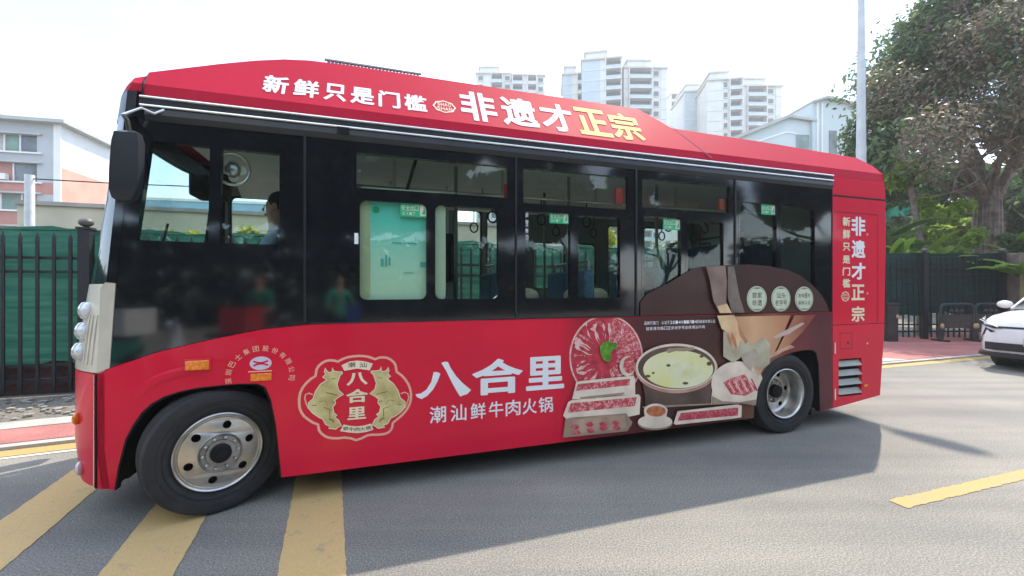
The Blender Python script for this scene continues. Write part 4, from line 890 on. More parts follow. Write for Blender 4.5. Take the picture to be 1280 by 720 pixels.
# green escape labels on the panes, text strip on one
for x0, x1, y0, y1 in ((500,535,255.5,270.5),(688,712,266,279),(830.5,852,274.5,287),(953.5,971,256.5,268)):
    p0, p1 = on_side(x0, y1), on_side(x1, y0)
    l = bp(MB().prism([(p0[0], p0[1]), (p1[0], p0[1]), (p1[0], p1[1]), (p0[0], p1[1])], [], lambda a, b, o=0: (a, 0.0185-o, b), 0.0012), 'escape_label', M['greenprint'])
    mb = MB(); ww = p1[0]-p0[0]; hh = p1[1]-p0[1]; ux = p0[0]+ww*0.72; f2 = lambda a, b, o=0: (a, 0.0172, b)
    mb.prism([(ux, p0[1]+hh*.1), (p1[0]-ww*.04, p0[1]+hh*.1), (p1[0]-ww*.04, p1[1]-hh*.1), (ux, p1[1]-hh*.1)], [[(ux+ww*.06, p0[1]+hh*.22), (ux+ww*.12, p0[1]+hh*.5), (ux+ww*.17, p1[1]-hh*.25), (ux+ww*.2, p0[1]+hh*.25)]], f2, 0)
    letters(mb, [(ch, p0[0]+ww*(.05+.16*i), p0[0]+ww*(.19+.16*i), p0[1]+hh*.45, p1[1]-hh*.12) for i, ch in enumerate('安全出口')], f2, B2)
    letters(mb, [(ch, p0[0]+ww*(.10+.12*i), p0[0]+ww*(.19+.12*i), p0[1]+hh*.12, p0[1]+hh*.36) for i, ch in enumerate('EXIT')], f2, B2)
    mb.build('lettering', M['sticker'], l)
it = col_px('靠窗请勿', 655, 661.5, [(263,271.5),(275,283),(286,291),(293,300)], B2)
bp(letters(MB(), it, lambda a, b, o=0: (a, 0.0172, b), B2), 'window_lettering', M['white'])

# ================================================================== FENCE
FEN = P('fence_paint', (0.012, 0.014, 0.016), 0.55, var=0.3, scale=12, bump=0.1)
def net_mat(name, c1, c2):
    m, t, b = base_mat(name); b.inputs['Roughness'].default_value = 0.85
    co = N(t, 'ShaderNodeTexCoord'); mp_ = N(t, 'ShaderNodeMapping'); mp_.inputs['Scale'].default_value = (0.6, 1, 7)
    n = N(t, 'ShaderNodeTexNoise'); n.inputs['Scale'].default_value = 2.2; n.inputs['Detail'].default_value = 8
    t.links.new(co.outputs['Object'], mp_.inputs[0]); t.links.new(mp_.outputs[0], n.inputs['Vector'])
    r = N(t, 'ShaderNodeValToRGB'); r.color_ramp.elements[0].position = 0.34; r.color_ramp.elements[1].position = 0.66
    r.color_ramp.elements[0].color = (*c1, 1); r.color_ramp.elements[1].color = (*c2, 1); t.links.new(n.outputs['Fac'], r.inputs[0]); t.links.new(r.outputs[0], b.inputs['Base Color'])
    bp_ = N(t, 'ShaderNodeBump'); bp_.inputs['Strength'].default_value = 0.5; bp_.inputs['Distance'].default_value = 0.05
    t.links.new(n.outputs['Fac'], bp_.inputs['Height']); t.links.new(bp_.outputs[0], b.inputs['Normal'])
    tl = N(t, 'ShaderNodeBsdfTranslucent'); t.links.new(r.outputs[0], tl.inputs[0]); ms = N(t, 'ShaderNodeMixShader'); ms.inputs[0].default_value = 0.42
    o = t.nodes['Material Output']; t.links.new(b.outputs[0], ms.inputs[1]); t.links.new(tl.outputs[0], ms.inputs[2]); t.links.new(ms.outputs[0], o.inputs[0])
    return m
NET = net_mat('green_net', (0.018, 0.110, 0.078), (0.050, 0.185, 0.135))
NETD = net_mat('dark_green_net', (0.010, 0.038, 0.034), (0.016, 0.060, 0.050))
def fence(label, w0, u0, u1, h, netlo, net, sp, posts, at=None):
    f = thing('picket_fence', label, 'fence', at or tuple(W(u0, w0, 0.03)), PHI if at is None else R(1.0)); ln = u1-u0
    pk = None; n = int(ln/sp)
    for k in range(n):
        x = sp*(k+0.5)
        if any(abs(x-(p-u0)) < 0.08 for p in posts): continue
        if pk is None:
            mb = MB(); q = 0.018; hh = h-0.12
            mb.add([(-q,-q*.6,0.05),(q,-q*.6,0.05),(q,q*.6,0.05),(-q,q*.6,0.05),(-q,-q*.6,hh),(q,-q*.6,hh),(q,q*.6,hh),(-q,q*.6,hh),(-q*1.5,0,hh+0.03),(q*1.5,0,hh+0.03),(0,0,hh+0.11)],
                   [(0,1,5,4),(1,2,6,5),(2,3,7,6),(3,0,4,7),(4,5,10),(6,7,10),(5,6,9),(7,4,8),(5,9,10),(9,6,10),(4,10,8),(8,10,7)])
            pk = mb.build('picket', FEN, f); pk.location = (x, 0, 0)
        else: inst(pk, f, (x, 0, 0))
    for z in (0.22, 0.42, h-0.55, h-0.36): MB().box(0, ln, 0.014, 0.05, z-0.02, z+0.02).build('rail', FEN, f)
    po = None
    for p in posts:
        if po is None:
            po = MB().box(-0.065, 0.065, -0.065, 0.065, 0, h+0.04).box(-0.08, 0.08, -0.08, 0.08, h+0.04, h+0.07).build('post', FEN, f); po.location = (p-u0, 0, 0)
            fin = MB().sphere((0, 0, h+0.14), (0.085, 0.085, 0.062), 14, 8).tube([(0,0,h+0.06),(0,0,h+0.11)], 0.03, 8).build('finial', P('finial_paint', (0.10, 0.095, 0.085), 0.5, var=0.3), po, True)
        else:
            c = inst(po, f, (p-u0, 0, 0)); inst(fin, c)
    nx = int(ln/0.16); rows = []
    zs = [netlo + (h+0.06-netlo)*i/12 for i in range(13)]
    for i in range(nx+1):
        x = ln*i/nx; rows.append([(x, 0.10 + 0.022*math.sin(x*9.1 + z*1.3) + 0.014*math.sin(x*23+z*4), z + (0.022*math.sin(x*5.3)+0.012*math.sin(x*17.0) if j == 12 else (0.05*math.sin(x*3.1)+0.03*math.sin(x*11) if j == 0 else 0))) for j, z in enumerate(zs)])
    MB().grid(rows).build('net', net, f, True)
    MB().tube([(ln*i/30, 0.085, h+0.03+0.012*math.sin(i*2.2)) for i in range(31)], 0.012, 5).build('net_hem', net, f)
    return f
fence('black picket fence backed with bright green net, behind the front of the bus', 4.22, -11.8, 10.6, 2.24, 0.40, NET, 0.176, [-9.3, -6.0, -2.74, 0.5, 3.75, 7.0, 10.25])
fence('dark green netted picket fence right of the bus, behind the barriers', 0, 0, 6.35, 2.42, 0.72, NETD, 0.165, [0.3, 4.0, 6.28], (7.85, 12.35, 0.03))

# ================================================================== WALL, POSTS, LEFT HOUSING BLOCK
STU = P('cream_render', (0.60, 0.55, 0.42), 0.9, var=0.12, scale=1.2, bump=0.15)
cw_ = thing('garden_wall', 'long cream rendered wall above the green netted fence', 'wall', tuple(W(-5.7, 8.0)), PHI)
MB().box(0, 14.5, 0, 0.25, 0, 3.18).build('wall', STU, cw_); MB().box(-0.05, 14.55, -0.05, 0.30, 3.18, 3.26).build('coping', KERB, cw_)
def street_pole(name, label, cat, p, h, r0, r1, mat):
    t = thing(name, label, cat, tuple(p))
    MB().tube([(0,0,0),(0,0,h*0.5),(0,0,h)], [r0,(r0+r1)/2,r1], 14).build('shaft', mat, t, True)
    return t
GALV = P('galvanised_pole', (0.50, 0.52, 0.53), 0.45, 0.35, var=0.1, scale=3)
pw = street_pole('utility_post', 'thin white post standing in front of the cream wall', 'post', W(-5.05, 7.2), 3.62, 0.075, 0.07, P('white_post_paint', (0.7, 0.72, 0.70), 0.6, var=0.1))
MB().tube([(0,0,3.55),(1.6,0.2,3.50),(3.2,0.4,3.48)], 0.012, 5).build('cable', FEN, pw)
# housing block: built in its own frame, x along the street front, y away
BX, BY = -42.0, 40.0
def rotv(dx, dy): return math.atan2(dy, dx)
blk = thing('apartment_block', 'low grey apartment block with a salmon and white end wall', 'building', (BX, BY, 0), rotv(4.2, 1.0))
GREYW = P('grey_facade', (0.40, 0.42, 0.44), 0.9, var=0.10, scale=0.4, bump=0.1); WHW = P('white_facade', (0.74, 0.75, 0.75), 0.9, var=0.05, scale=0.5); SALM = P('salmon_facade', (0.66, 0.33, 0.25), 0.9, var=0.10, scale=0.5); ROSE = P('rose_facade', (0.44, 0.20, 0.165), 0.9, var=0.12, scale=0.6)
WIN = P('window_dark', (0.10, 0.12, 0.13), 0.15, var=0.5, scale=0.8); ROOFG = P('roof_grey', (0.44, 0.44, 0.42), 0.9, var=0.1, scale=0.6); SLATG = P('shutter_green', (0.16, 0.25, 0.21), 0.7, var=0.3, scale=1); CURT = P('pale_curtain', (0.50, 0.48, 0.46), 0.8, alt=(0.34, 0.28, 0.28), scale=1.2)
D_ = 8.2; FL = [(0.0, 3.0), (3.0, 6.2), (6.2, 9.4), (9.4, 12.6), (12.6, 15.6)]
end_ang = 0
mb = MB(); mb.box(-34, 0, 0.5, D_, 0, 16.6); mb.build('wall', GREYW, blk)
# street front: strips of wall between recessed window rows
zrow = [(14.0, 15.6), (10.9, 12.6), (7.8, 9.6), (4.9, 6.7)]
win_rows = [(13.9, 15.5), (11.2, 12.9), (8.6, 10.1), (5.4, 7.1)]
edges = [16.6] + [v for r in win_rows for v in r[::-1]] + [0.0]
for i in range(0, len(edges), 2):
    MB().box(-34, 0, 0, 0.5, edges[i+1], edges[i]).build('spandrel', ROSE if 4 <= i <= 8 else GREYW, blk) if i != 2 else MB().box(-34, 0, 0, 0.5, edges[i+1], edges[i]).build('spandrel', GREYW, blk)
for (z0, z1) in win_rows:
    MB().box(-1.6, 0, 0.001, 0.5, z0, z1).build('pier', GREYW, blk)
    MB().box(-34, -1.2, -0.25, 0.0, z1, z1+0.14).build('lintel', ROOFG, blk); MB().box(-34, -1.2, -0.20, 0.0, z0-0.14, z0).build('sill', WHW, blk)
    x = -1.7; k = 0
    while x > -20:
        wdt = rng.uniform(1.1, 2.0); m_ = [WIN, CURT, SLATG, WIN, ROSE, CURT][int(rng.random()*6)]
        MB().box(x-wdt, x-0.06, 0.30, 0.42, z0, z1).build('window', m_, blk); MB().box(x-0.06, x+0.04, 0.22, 0.44, z0, z1).build('mullion', WHW, blk)
        if rng.random() < 0.35: MB().box(x-0.9, x-0.2, -0.35, 0.05, z0+0.08, z0+0.62, 0).build('air_conditioner', WHW, blk, bevel=0.03)
        x -= wdt
# end wall, white over salmon
MB().box(0.0, 0.12, 0.0, D_, 12.7, 16.6).build('end_wall_top', WHW, blk)
MB().prism([(0.0, 12.7), (D_, 12.7), (D_, 0), (0.0, 0)], [], lambda a, b, o=0: (0.13+o, a, b), 0.13).build('end_wall_base', SALM, blk)
MB().box(-0.35, 0.2, -0.05, 0.06, 0, 16.6).build('corner_pilaster', WHW, blk)
MB().box(-35, 0.9, -0.8, D_+0.7, 16.6, 16.9).build('roof', ROOFG, blk); MB().box(-34.5, 0.3, -0.2, D_+0.2, 16.9, 17.05).build('parapet', ROOFG, blk)
t2 = thing('distant_tower', 'pale teal tower peeking over the far left roof', 'building', (-79.5, 62, 0), 0.0)
TEALW = P('pale_teal_facade', (0.48, 0.62, 0.62), 0.9, var=0.06, scale=0.3)
MB().box(-5, 1.6, 0, 5, 0, 27.5).build('wall', TEALW, t2); MB().add([(-6,-1,27.5),(3.0,-1,27.5),(3.0,6,27.5),(-6,6,27.5),(-1.7,2.5,30.5)], [(0,1,4),(1,2,4),(2,3,4),(3,0,4),(0,3,2,1)]).build('roof', P('teal_roof', (0.24, 0.40, 0.42), 0.8, var=0.1), t2)
for k in range(6): MB().box(-3.5, 0.8, -0.06, 0.1, 4+4*k, 5.6+4*k).build('window', WIN, t2)
t3 = thing('blue_building', 'sky blue building strip behind the end of the grey block', 'building', (-62, 66, 0), 0.22)
BLUEW = P('blue_facade', (0.22, 0.44, 0.58), 0.85, var=0.08, scale=0.2)
MB().box(-2, 34, 0, 8, 0, 15.2).build('wall', BLUEW, t3); MB().box(-2.2, 34.2, -0.2, 8.2, 15.2, 15.6).build('parapet', WHW, t3)
wn = None
for k in range(12):
    for z in (5.0, 9.0, 12.3):
        if wn is None: wn = MB().box(0, 1.5, -0.05, 0.1, 0, 1.7).build('window', WIN, t3); wn.location = (-1+2.8*k, 0, z)
        else: inst(wn, t3, (-1+2.8*k, 0, z))

# ================================================================== TOWERS
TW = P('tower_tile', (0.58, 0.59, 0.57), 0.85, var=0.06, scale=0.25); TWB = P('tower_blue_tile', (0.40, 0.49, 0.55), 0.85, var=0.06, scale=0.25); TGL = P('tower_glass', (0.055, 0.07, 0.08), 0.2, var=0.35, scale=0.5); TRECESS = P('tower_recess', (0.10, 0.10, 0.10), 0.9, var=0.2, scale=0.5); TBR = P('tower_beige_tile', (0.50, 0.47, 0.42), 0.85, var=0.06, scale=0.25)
def tower(label, x0, x1, ytop, Y, rz, depth, bays, fl=3.0, crown=1, group='pale apartment towers beyond the bus'):
    """bays: (kind, width share) across the front; kinds wall / balcony / window / notch"""
    X0, X1 = (x0-640)*Y/F_PX, (x1-640)*Y/F_PX; top = EYE + (360.5-ytop)*Y/F_PX; wid = (X1-X0)/max(0.3, math.cos(rz))
    t = thing('apartment_tower', label, 'tower', (X0, Y, 0), rz, group); H = top - (3.1 if crown else 0.5); nfl = int(H/fl); z0_ = H - nfl*fl
    tot = sum(b[1] for b in bays); x = 0.0
    MB().box(0.2, wid-0.2, 1.6, depth, 0, H).build('wall', TW, t)
    for kind, sh_ in bays:
        a, b = x, x+wid*sh_/tot; x = b
        if kind in ('wall', 'blue'):
            MB().box(a, b, 0.0, 1.6, 0, H+0.01).build('pier', TW if kind == 'wall' else TWB, t)
            src = None
            for k in range(nfl):
                if src is None: src = MB().box(a-0.05, b+0.05, -0.12, 0.0, 0.0, 0.22).build('string_course', TW, t); src.location = (0, 0, z0_+k*fl)
                else: inst(src, t, (0, 0, z0_+k*fl))
        elif kind == 'window':
            MB().box(a, b, 0.25, 1.6, 0, H+0.01).build('pier', TW, t); src = None
            cx = (a+b)/2; ww = min(1.6, (b-a)*0.55)
            for k in range(nfl):
                if src is None:
                    src = MB().box(cx-ww/2, cx+ww/2, 0.16, 0.26, 0.9, 2.4).build('window', TGL, t); src.location = (0, 0, z0_+k*fl)
                    sl = MB().box(cx-ww/2-.15, cx+ww/2+.15, -0.1, 0.25, 0.72, 0.88).build('sill', TW, src)
                else: c = inst(src, t, (0, 0, z0_+k*fl)); inst(sl, c)
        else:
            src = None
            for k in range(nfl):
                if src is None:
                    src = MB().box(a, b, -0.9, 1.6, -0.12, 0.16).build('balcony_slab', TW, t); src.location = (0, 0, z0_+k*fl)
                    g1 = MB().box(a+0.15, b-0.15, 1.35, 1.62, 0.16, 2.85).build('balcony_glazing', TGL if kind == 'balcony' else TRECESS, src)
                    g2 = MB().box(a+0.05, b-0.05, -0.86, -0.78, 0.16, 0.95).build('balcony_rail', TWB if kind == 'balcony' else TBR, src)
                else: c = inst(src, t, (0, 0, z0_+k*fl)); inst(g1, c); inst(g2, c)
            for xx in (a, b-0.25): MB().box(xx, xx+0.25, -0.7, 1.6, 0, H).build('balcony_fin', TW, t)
    # side windows on the right flank
    src = None
    for k in range(max(0, nfl-12), nfl):
        for yy in (3.0, 6.5):
            if src is None: src = MB().box(wid-0.22, wid-0.12, 0, 1.4, 0.9, 2.4).build('window', TGL, t); src.location = (0, yy, z0_+k*fl)
            else: inst(src, t, (0, yy, z0_+k*fl))
    MB().box(-0.3, wid+0.3, -0.6, depth+0.3, H, H+0.5).build('cornice', TBR, t)
    if crown:
        MB().box(0.1*wid, wid*(0.62 if crown == 1 else 0.9), 0.8, depth*.8, H+0.5, H+2.6).build('roof_room', TW, t)
        MB().box(0.06*wid, wid*(0.66 if crown == 1 else 0.94), 0.4, depth*.85, H+2.6, H+3.1).build('roof_slab', TBR, t)
    return t
tower('low wide pale tower tops with stepped roofs, leftmost over the bus', 595, 640, 82, 150, 0.0, 14, [('window', 1), ('wall', .6), ('balcony', 1.3), ('window', 1)])
tower('lower right half of the leftmost pale tower, flat topped', 640, 681, 93, 146, 0.05, 14, [('balcony', 1.4), ('wall', .5), ('notch', 1.2), ('window', 1)], crown=0)
tower('narrow shorter slab at the left of the tallest pale tower', 703, 729, 82, 132, -0.1, 14, [('blue', 1), ('wall', .5), ('notch', .7)])
tower('tallest pale tower with a blue-grey front and shaded balconies on its right', 727, 775, 64, 126, -0.16, 16, [('blue', 1.5), ('wall', .4), ('balcony', 1.3)])
tower('square pale tower with four broad balcony rows and a flat brow', 780, 834, 73, 128, 0.02, 16, [('wall', .35), ('balcony', 1.9), ('window', .7), ('wall', .5)])
tower('thin far tower between the square one and the middle pair', 838, 858, 117, 175, 0.0, 14, [('notch', 1), ('wall', .4), ('notch', .8)], crown=0)
tower('shorter pale tower at the left of the middle pair', 856, 886, 104, 140, -0.05, 14, [('blue', 1.2), ('window', .8), ('notch', .7)])
tower('taller pale tower of the middle pair, green shaded balconies on its right', 884, 925, 89, 128, -0.14, 16, [('wall', 1.5), ('window', .6), ('balcony', 1.3)])
tower('rightmost pale tower with stacked blue glazed balconies', 927, 978, 96, 132, 0.02, 16, [('wall', .4), ('balcony', 1.7), ('window', .8), ('wall', .5)])

# ================================================================== PALE BLUE HOUSES RIGHT
hs = thing('pale_blue_house', 'pale blue building with a sloping roofline behind the street light', 'building', (22.4, 44.0, 0), R(4))
PB = P('pale_blue_render', (0.50, 0.58, 0.60), 0.9, var=0.06, scale=0.4, bump=0.1)
def pxz(x, y, Y=44.0): return ((x-640)*Y/F_PX - 22.4, EYE + (360.5-y)*Y/F_PX)
f_ = lambda a, b, o=0: (a, -o, b)
low_ = [pxz(905,178), pxz(988,146), pxz(1022,151), pxz(1022,300), pxz(905,300)]
MB().prism(low_, [], f_, 6).build('wing_wall', PB, hs)
up_ = [pxz(1018,126), pxz(1034,121.5), pxz(1092,133), pxz(1092,300), pxz(1018,300)]
MB().prism(up_, [], lambda a, b, o=0: (a, -0.3-o, b), 9).build('main_wall', PB, hs)
for nm, pts, off in (('roof_edge', [pxz(902,178), pxz(987,143), pxz(1024,148.5), pxz(1024,151), pxz(988,146.5), pxz(905,181)], 0.4), ('roof_edge', [pxz(1016,126), pxz(1034,120), pxz(1094,131.5), pxz(1094,134), pxz(1034,123), pxz(1018,128)], 0.8)):
    MB().prism(pts, [], lambda a, b, o=0, q=off: (a, -q-o, b), 8).build(nm, ROOFG, hs)
MB().prism([pxz(935,180), pxz(985,163), pxz(1000,165), pxz(1000,166.5), pxz(986,165), pxz(936,182)], [], lambda a, b, o=0: (a, -0.08-o, b), 0.1).build('string_course', WHW, hs)
a, b = pxz(999, 200), pxz(1016, 167); MB().box(a[0], b[0], -0.06, 0.1, a[1], b[1]).build('window', P('green_shutter_glass', (0.16, 0.24, 0.23), 0.4, var=0.3, scale=1), hs)
a, b = pxz(1040, 200), pxz(1050, 162); MB().box(a[0], b[0], -0.36, -0.2, a[1], b[1]).build('window', WIN, hs)
for x in (1023, 1029): a, b = pxz(x, 300), pxz(x+1.5, 128); MB().box(a[0], b[0], -0.45, -0.3, a[1], b[1]).build('downpipe', WHW, hs)
MB().prism([pxz(1000,146), pxz(1018,134), pxz(1020,148)], [], lambda a, b, o=0: (a, 2.0-o, b), 5).build('tiled_gable', P('terracotta', (0.46, 0.30, 0.20), 0.9, var=0.2), hs)
cb = thing('cream_house', 'low cream house seen through the gap under the big tree', 'building', (24.6, 24.0, 0), R(6))
CRW = P('cream_house_render', (0.56, 0.50, 0.42), 0.9, var=0.1, scale=0.7)
MB().box(0, 16, 0, 6, 0, 5.6).build('wall', CRW, cb); MB().box(-0.3, 16.3, -0.4, 6.3, 5.6, 5.85).build('roof', ROOFG, cb)
for k in range(5): MB().box(2.6+2.6*k, 3.5+2.6*k, -0.04, 0.1, 2.9, 4.3).build('window', WIN, cb); MB().box(2.5+2.6*k, 3.6+2.6*k, -0.12, 0.0, 2.78, 2.9).build('sill', WHW, cb)
sc = thing('scaffold_net', 'turquoise safety net hung on a scaffold beyond the rear of the bus', 'netting', (22.6, 27.0, 0), R(8))
nr = [[(x, 0.12*math.sin(x*2.1+z*0.8), z) for z in np.linspace(2, 12.5, 22)] for x in np.linspace(0, 2.6, 14)]
MB().grid(nr).build('net', net_mat('turquoise_net', (0.03, 0.25, 0.20), (0.07, 0.36, 0.29)), sc, True)
for x in (0, 1.3, 2.6): MB().tube([(x, 0.25, 0), (x, 0.25, 12.6)], 0.05, 8).build('scaffold_pole', GALV, sc)
for z in (4, 6, 8, 10, 12): MB().tube([(-0.2, 0.25, z), (2.8, 0.25, z)], 0.04, 8).build('scaffold_bar', GALV, sc)

# ================================================================== STREET LIGHT
sl = thing('street_light', 'tall tapered grey street light pole behind the tail of the bus', 'street light', (9.70, 12.0, 0))
MB().tube([(0,0,0),(0,0,5.3),(0,0,9),(0,0,12.8)], [0.150,0.115,0.085,0.06], 18).build('pole', GALV, sl, True)
MB().tube([(0,0,5.25),(0,0,5.42)], [0.120,0.120], 18).build('collar', GALV, sl, True); MB().box(-0.22,0.22,-0.22,0.22,0,0.06).build('base_plate', GALV, sl)
ad_ = Vector((0.36, -0.93, 0)); up_z = Vector((0,0,1))
MB().tube([(0,0,12.3), tuple(ad_*0.35+up_z*12.75), tuple(ad_*0.95+up_z*12.95)], 0.045, 10).build('arm', GALV, sl, True)
mbh = MB(); lat = Vector((0.93, 0.36, 0))
rows = []
for s_, hw in ((0.90, 0.05), (0.98, 0.12), (1.25, 0.17), (1.55, 0.15), (1.66, 0.06)): c = ad_*s_ + up_z*12.98; rows.append([tuple(c-lat*hw), tuple(c+up_z*0.07), tuple(c+lat*hw), tuple(c-up_z*0.06)])
mbh.grid(rows, True); mbh.build('lamp_head', P('lamp_housing', (0.35, 0.36, 0.37), 0.4, 0.4), sl, True)

# ================================================================== TREES AND PLANTS
def leaf_cloud(centers, radii, n, size, seed, flat=0.6, squash=1.0, aspect=2.0):
    rg = np.random.RandomState(seed); centers = np.array(centers); radii = np.array(radii)
    wgt = radii**2; idx = rg.choice(len(centers), n, p=wgt/wgt.sum())
    d = rg.normal(size=(n, 3)); d /= np.linalg.norm(d, axis=1)[:, None]
    r = rg.uniform(0.25, 1.0, n)**0.5; p = centers[idx] + d*(radii[idx]*r)[:, None]*np.array([1, 1, squash])
    nrm = d*0.5 + rg.normal(size=(n, 3))*0.7 + np.array([0, 0, flat]); nrm /= np.linalg.norm(nrm, axis=1)[:, None]
    a = np.cross(nrm, rg.normal(size=(n, 3))); a /= np.linalg.norm(a, axis=1)[:, None]; b = np.cross(nrm, a)
    s = size*rg.uniform(0.6, 1.35, n)[:, None]; a = a*s*aspect*0.5; b = b*s*0.5
    droop = np.array([0, 0, -1])*s*0.25
    v = np.stack([p-a, p+b*0.9, p+a+droop, p-b*0.9], 1).reshape(-1, 3)
    return v
def leaf_object(name, v, mat, parent):
    n = len(v)//4; me = bpy.data.meshes.new(name); me.vertices.add(len(v)); me.vertices.foreach_set('co', v.astype(np.float32).ravel())
    me.loops.add(n*4); me.loops.foreach_set('vertex_index', np.arange(n*4, dtype=np.int32)); me.polygons.add(n)
    me.polygons.foreach_set('loop_start', np.arange(0, n*4, 4, dtype=np.int32)); me.polygons.foreach_set('loop_total', np.full(n, 4, dtype=np.int32))
    me.update(calc_edges=True); me.validate(); me.materials.append(mat)
    o = bpy.data.objects.new(name, me); COL.objects.link(o); o.parent = parent; return o
BARK = P('grey_bark', (0.25, 0.20, 0.165), 0.95, alt=(0.10, 0.08, 0.068), scale=5, bump=0.7, bscale=14); TWIG = P('brown_twig', (0.17, 0.125, 0.10), 0.95, alt=(0.25, 0.19, 0.15), scale=3)
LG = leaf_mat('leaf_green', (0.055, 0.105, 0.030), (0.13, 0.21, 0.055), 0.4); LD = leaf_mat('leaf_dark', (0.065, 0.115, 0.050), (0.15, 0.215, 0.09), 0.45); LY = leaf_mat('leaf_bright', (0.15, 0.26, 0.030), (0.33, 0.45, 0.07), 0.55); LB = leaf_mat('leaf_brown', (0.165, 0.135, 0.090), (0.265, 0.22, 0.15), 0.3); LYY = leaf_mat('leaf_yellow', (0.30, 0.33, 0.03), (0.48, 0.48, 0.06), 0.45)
def limb(rg, p, d, ln, r, depth, out, tips, wob=0.28, up=0.10, spread=0.7, kids=(2, 3)):
    pts, rr = [p], [r]; n = 5; q = Vector(p); dd = Vector(d).normalized()
    for i in range(n):
        dd = (dd + Vector((rg.gauss(0, wob), rg.gauss(0, wob), rg.gauss(0, wob)+up))*0.5).normalized(); q = q + dd*ln/n; pts.append(q.copy()); rr.append(r*(1-0.42*(i+1)/n))
    out.append((pts, rr)); 
    if depth <= 0: tips.append((q.copy(), ln)); return
    for _ in range(rg.randint(*kids)):
        k = rg.choice([3, 4, 5]); nd = (dd + Vector((rg.gauss(0, spread), rg.gauss(0, spread), rg.gauss(0, spread*0.7)))).normalized()
        limb(rg, pts[k], nd, ln*rg.uniform(0.6, 0.82), rr[k]*0.62, depth-1, out, tips, wob, up, spread, kids)
# -- the big tree by the fence
tr = thing('big_tree', 'large spreading tree with a thick fluted trunk and brown twiggy crown behind the right fence', 'tree', (17.6, 16.0, 0))
rg = random.Random(11); out, tips = [], []
mb = MB()
for k in range(9):                                         # fluted trunk: strands of joined aerial roots
    a = 2*math.pi*k/9; r0 = 0.42; r1 = 0.24
    mb.tube([(r0*1.25*math.cos(a), r0*1.1*math.sin(a), -0.1), (r0*math.cos(a), r0*.8*math.sin(a), 1.2), (r1*math.cos(a+.3)+0.03, r1*math.sin(a+.3), 3.4), (r1*0.85*math.cos(a+.6)+.05, r1*0.85*math.sin(a+.6), 5.4)], [0.23, 0.17, 0.16, 0.13], 8)
for k in range(7):
    a = rg.uniform(0, 6.28); mb.tube([(0.75*math.cos(a), 0.62*math.sin(a), 0), (0.62*math.cos(a+.1), 0.55*math.sin(a+.1), 2.0), (0.42*math.cos(a+.2), 0.4*math.sin(a+.2), 4.6)], [0.05, 0.035, 0.03], 6)
mb.build('trunk', BARK, tr, True)
for dx, dy, dz, ln, r in ((-0.75, -0.2, 1.0, 3.4, 0.15), (-0.35, 0.1, 1.3, 3.6, 0.15), (0.45, -0.25, 1.2, 3.6, 0.17), (0.9, 0.2, 0.8, 3.4, 0.14), (0.05, -0.5, 1.3, 3.4, 0.14), (-1.1, 0.0, 0.45, 2.8, 0.10), (-0.95, -0.5, 0.7, 3.0, 0.10), (0.0, 0.5, 1.3, 3.8, 0.14)):
    limb(rg, (dx*0.2, dy*0.2, 4.7), (dx, dy, dz), ln, r, 3, out, tips, 0.34, 0.06, 0.62, (2, 3))
mbl, mbt = MB(), MB()
out = [o for o in out if (o[0][-1][0]+17.6)/(o[0][-1][1]+16.0) > 0.835]
for pts, rr in out: (mbl if rr[0] > 0.035 else mbt).tube(pts, [max(x, 0.008) for x in rr], 7 if rr[0] > 0.035 else 4, cap=False)
mbl.build('limbs', BARK, tr, True, fixn=False)
tw = mbt
for p, ln in tips:                                         # thin
    if (p.x+17.6)/(p.y+16.0) < (0.86 if p.z > 7.2 else 0.93) or p.z < 5.2: continue
    # thin bare sprays at the ends
    for _ in range(16):
        d = Vector((rg.gauss(0, 1), rg.gauss(0, 1), rg.gauss(-0.1, 0.8))).normalized(); q = p - d*0.2; e = q + d*rg.uniform(.4, 1.0); m_ = (q+e)/2 + Vector((rg.gauss(0, .08), rg.gauss(0, .08), -0.05)); tw.tube([q, m_, e], [0.020, 0.014, 0.006], 3, cap=False)
o_ = tw.build('twigs', TWIG, tr, fixn=False); o_['kind'] = 'stuff'
tp = [tuple(p) for p, _ in tips if (p.x+17.6)/(p.y+16.0) > (0.86 if p.z > 7.2 else 0.93)]
brown = [p for p in tp if 5.6 < p[2] < 10.5]; high = [p for p in tp if p[2] > 8.0 or p[0] < -2.0]
leaf_object('brown_crown', leaf_cloud(brown, [1.0]*len(brown), 38000, 0.070, 5), LB, tr)['kind'] = 'stuff'
back = [(p[0], p[1]+0.9, p[2]+.2) for p in tp if p[2] > 5.8]
back_l = [p for p in back if p[0] < -1.6 or p[2] > 9.5]; back_r = [p for p in back if p not in back_l]
leaf_object('inner_brown_crown', leaf_cloud(back_r, [1.1]*len(back_r), 13000, 0.10, 16), LB, tr)['kind'] = 'stuff'
leaf_object('inner_crown', leaf_cloud(back_l, [1.1]*len(back_l), 13000, 0.11, 15), LD, tr)['kind'] = 'stuff'
gc = [(-3.8, -0.3, 8.6), (-3.0, -0.2, 9.8), (-2.3, 0.1, 10.9), (-1.4, 0.2, 11.9), (-0.4, 0.2, 12.6), (0.6, 0, 13.2), (1.6, 0, 12.9), (-4.1, 0.3, 7.2), (-4.3, 0.2, 6.0), (-3.6, 0.4, 5.4), (0.2, -.4, 11.2), (1.6, -.6, 10.9), (3, 0, 11.6), (2.6, 0.8, 9.6), (-1.8, 0.6, 9.5)]
leaf_object('green_crown', leaf_cloud(gc, [1.0]*len(gc), 22000, 0.105, 6), LD, tr)['kind'] = 'stuff'
leaf_object('bright_crown', leaf_cloud([(-0.6, -.6, 12.0), (0.8, -.7, 12.4), (1.9, -.5, 11.9), (-4.0, -.3, 5.9)], [0.8, 0.9, 0.8, 0.5], 6000, 0.105, 8), LY, tr)['kind'] = 'stuff'
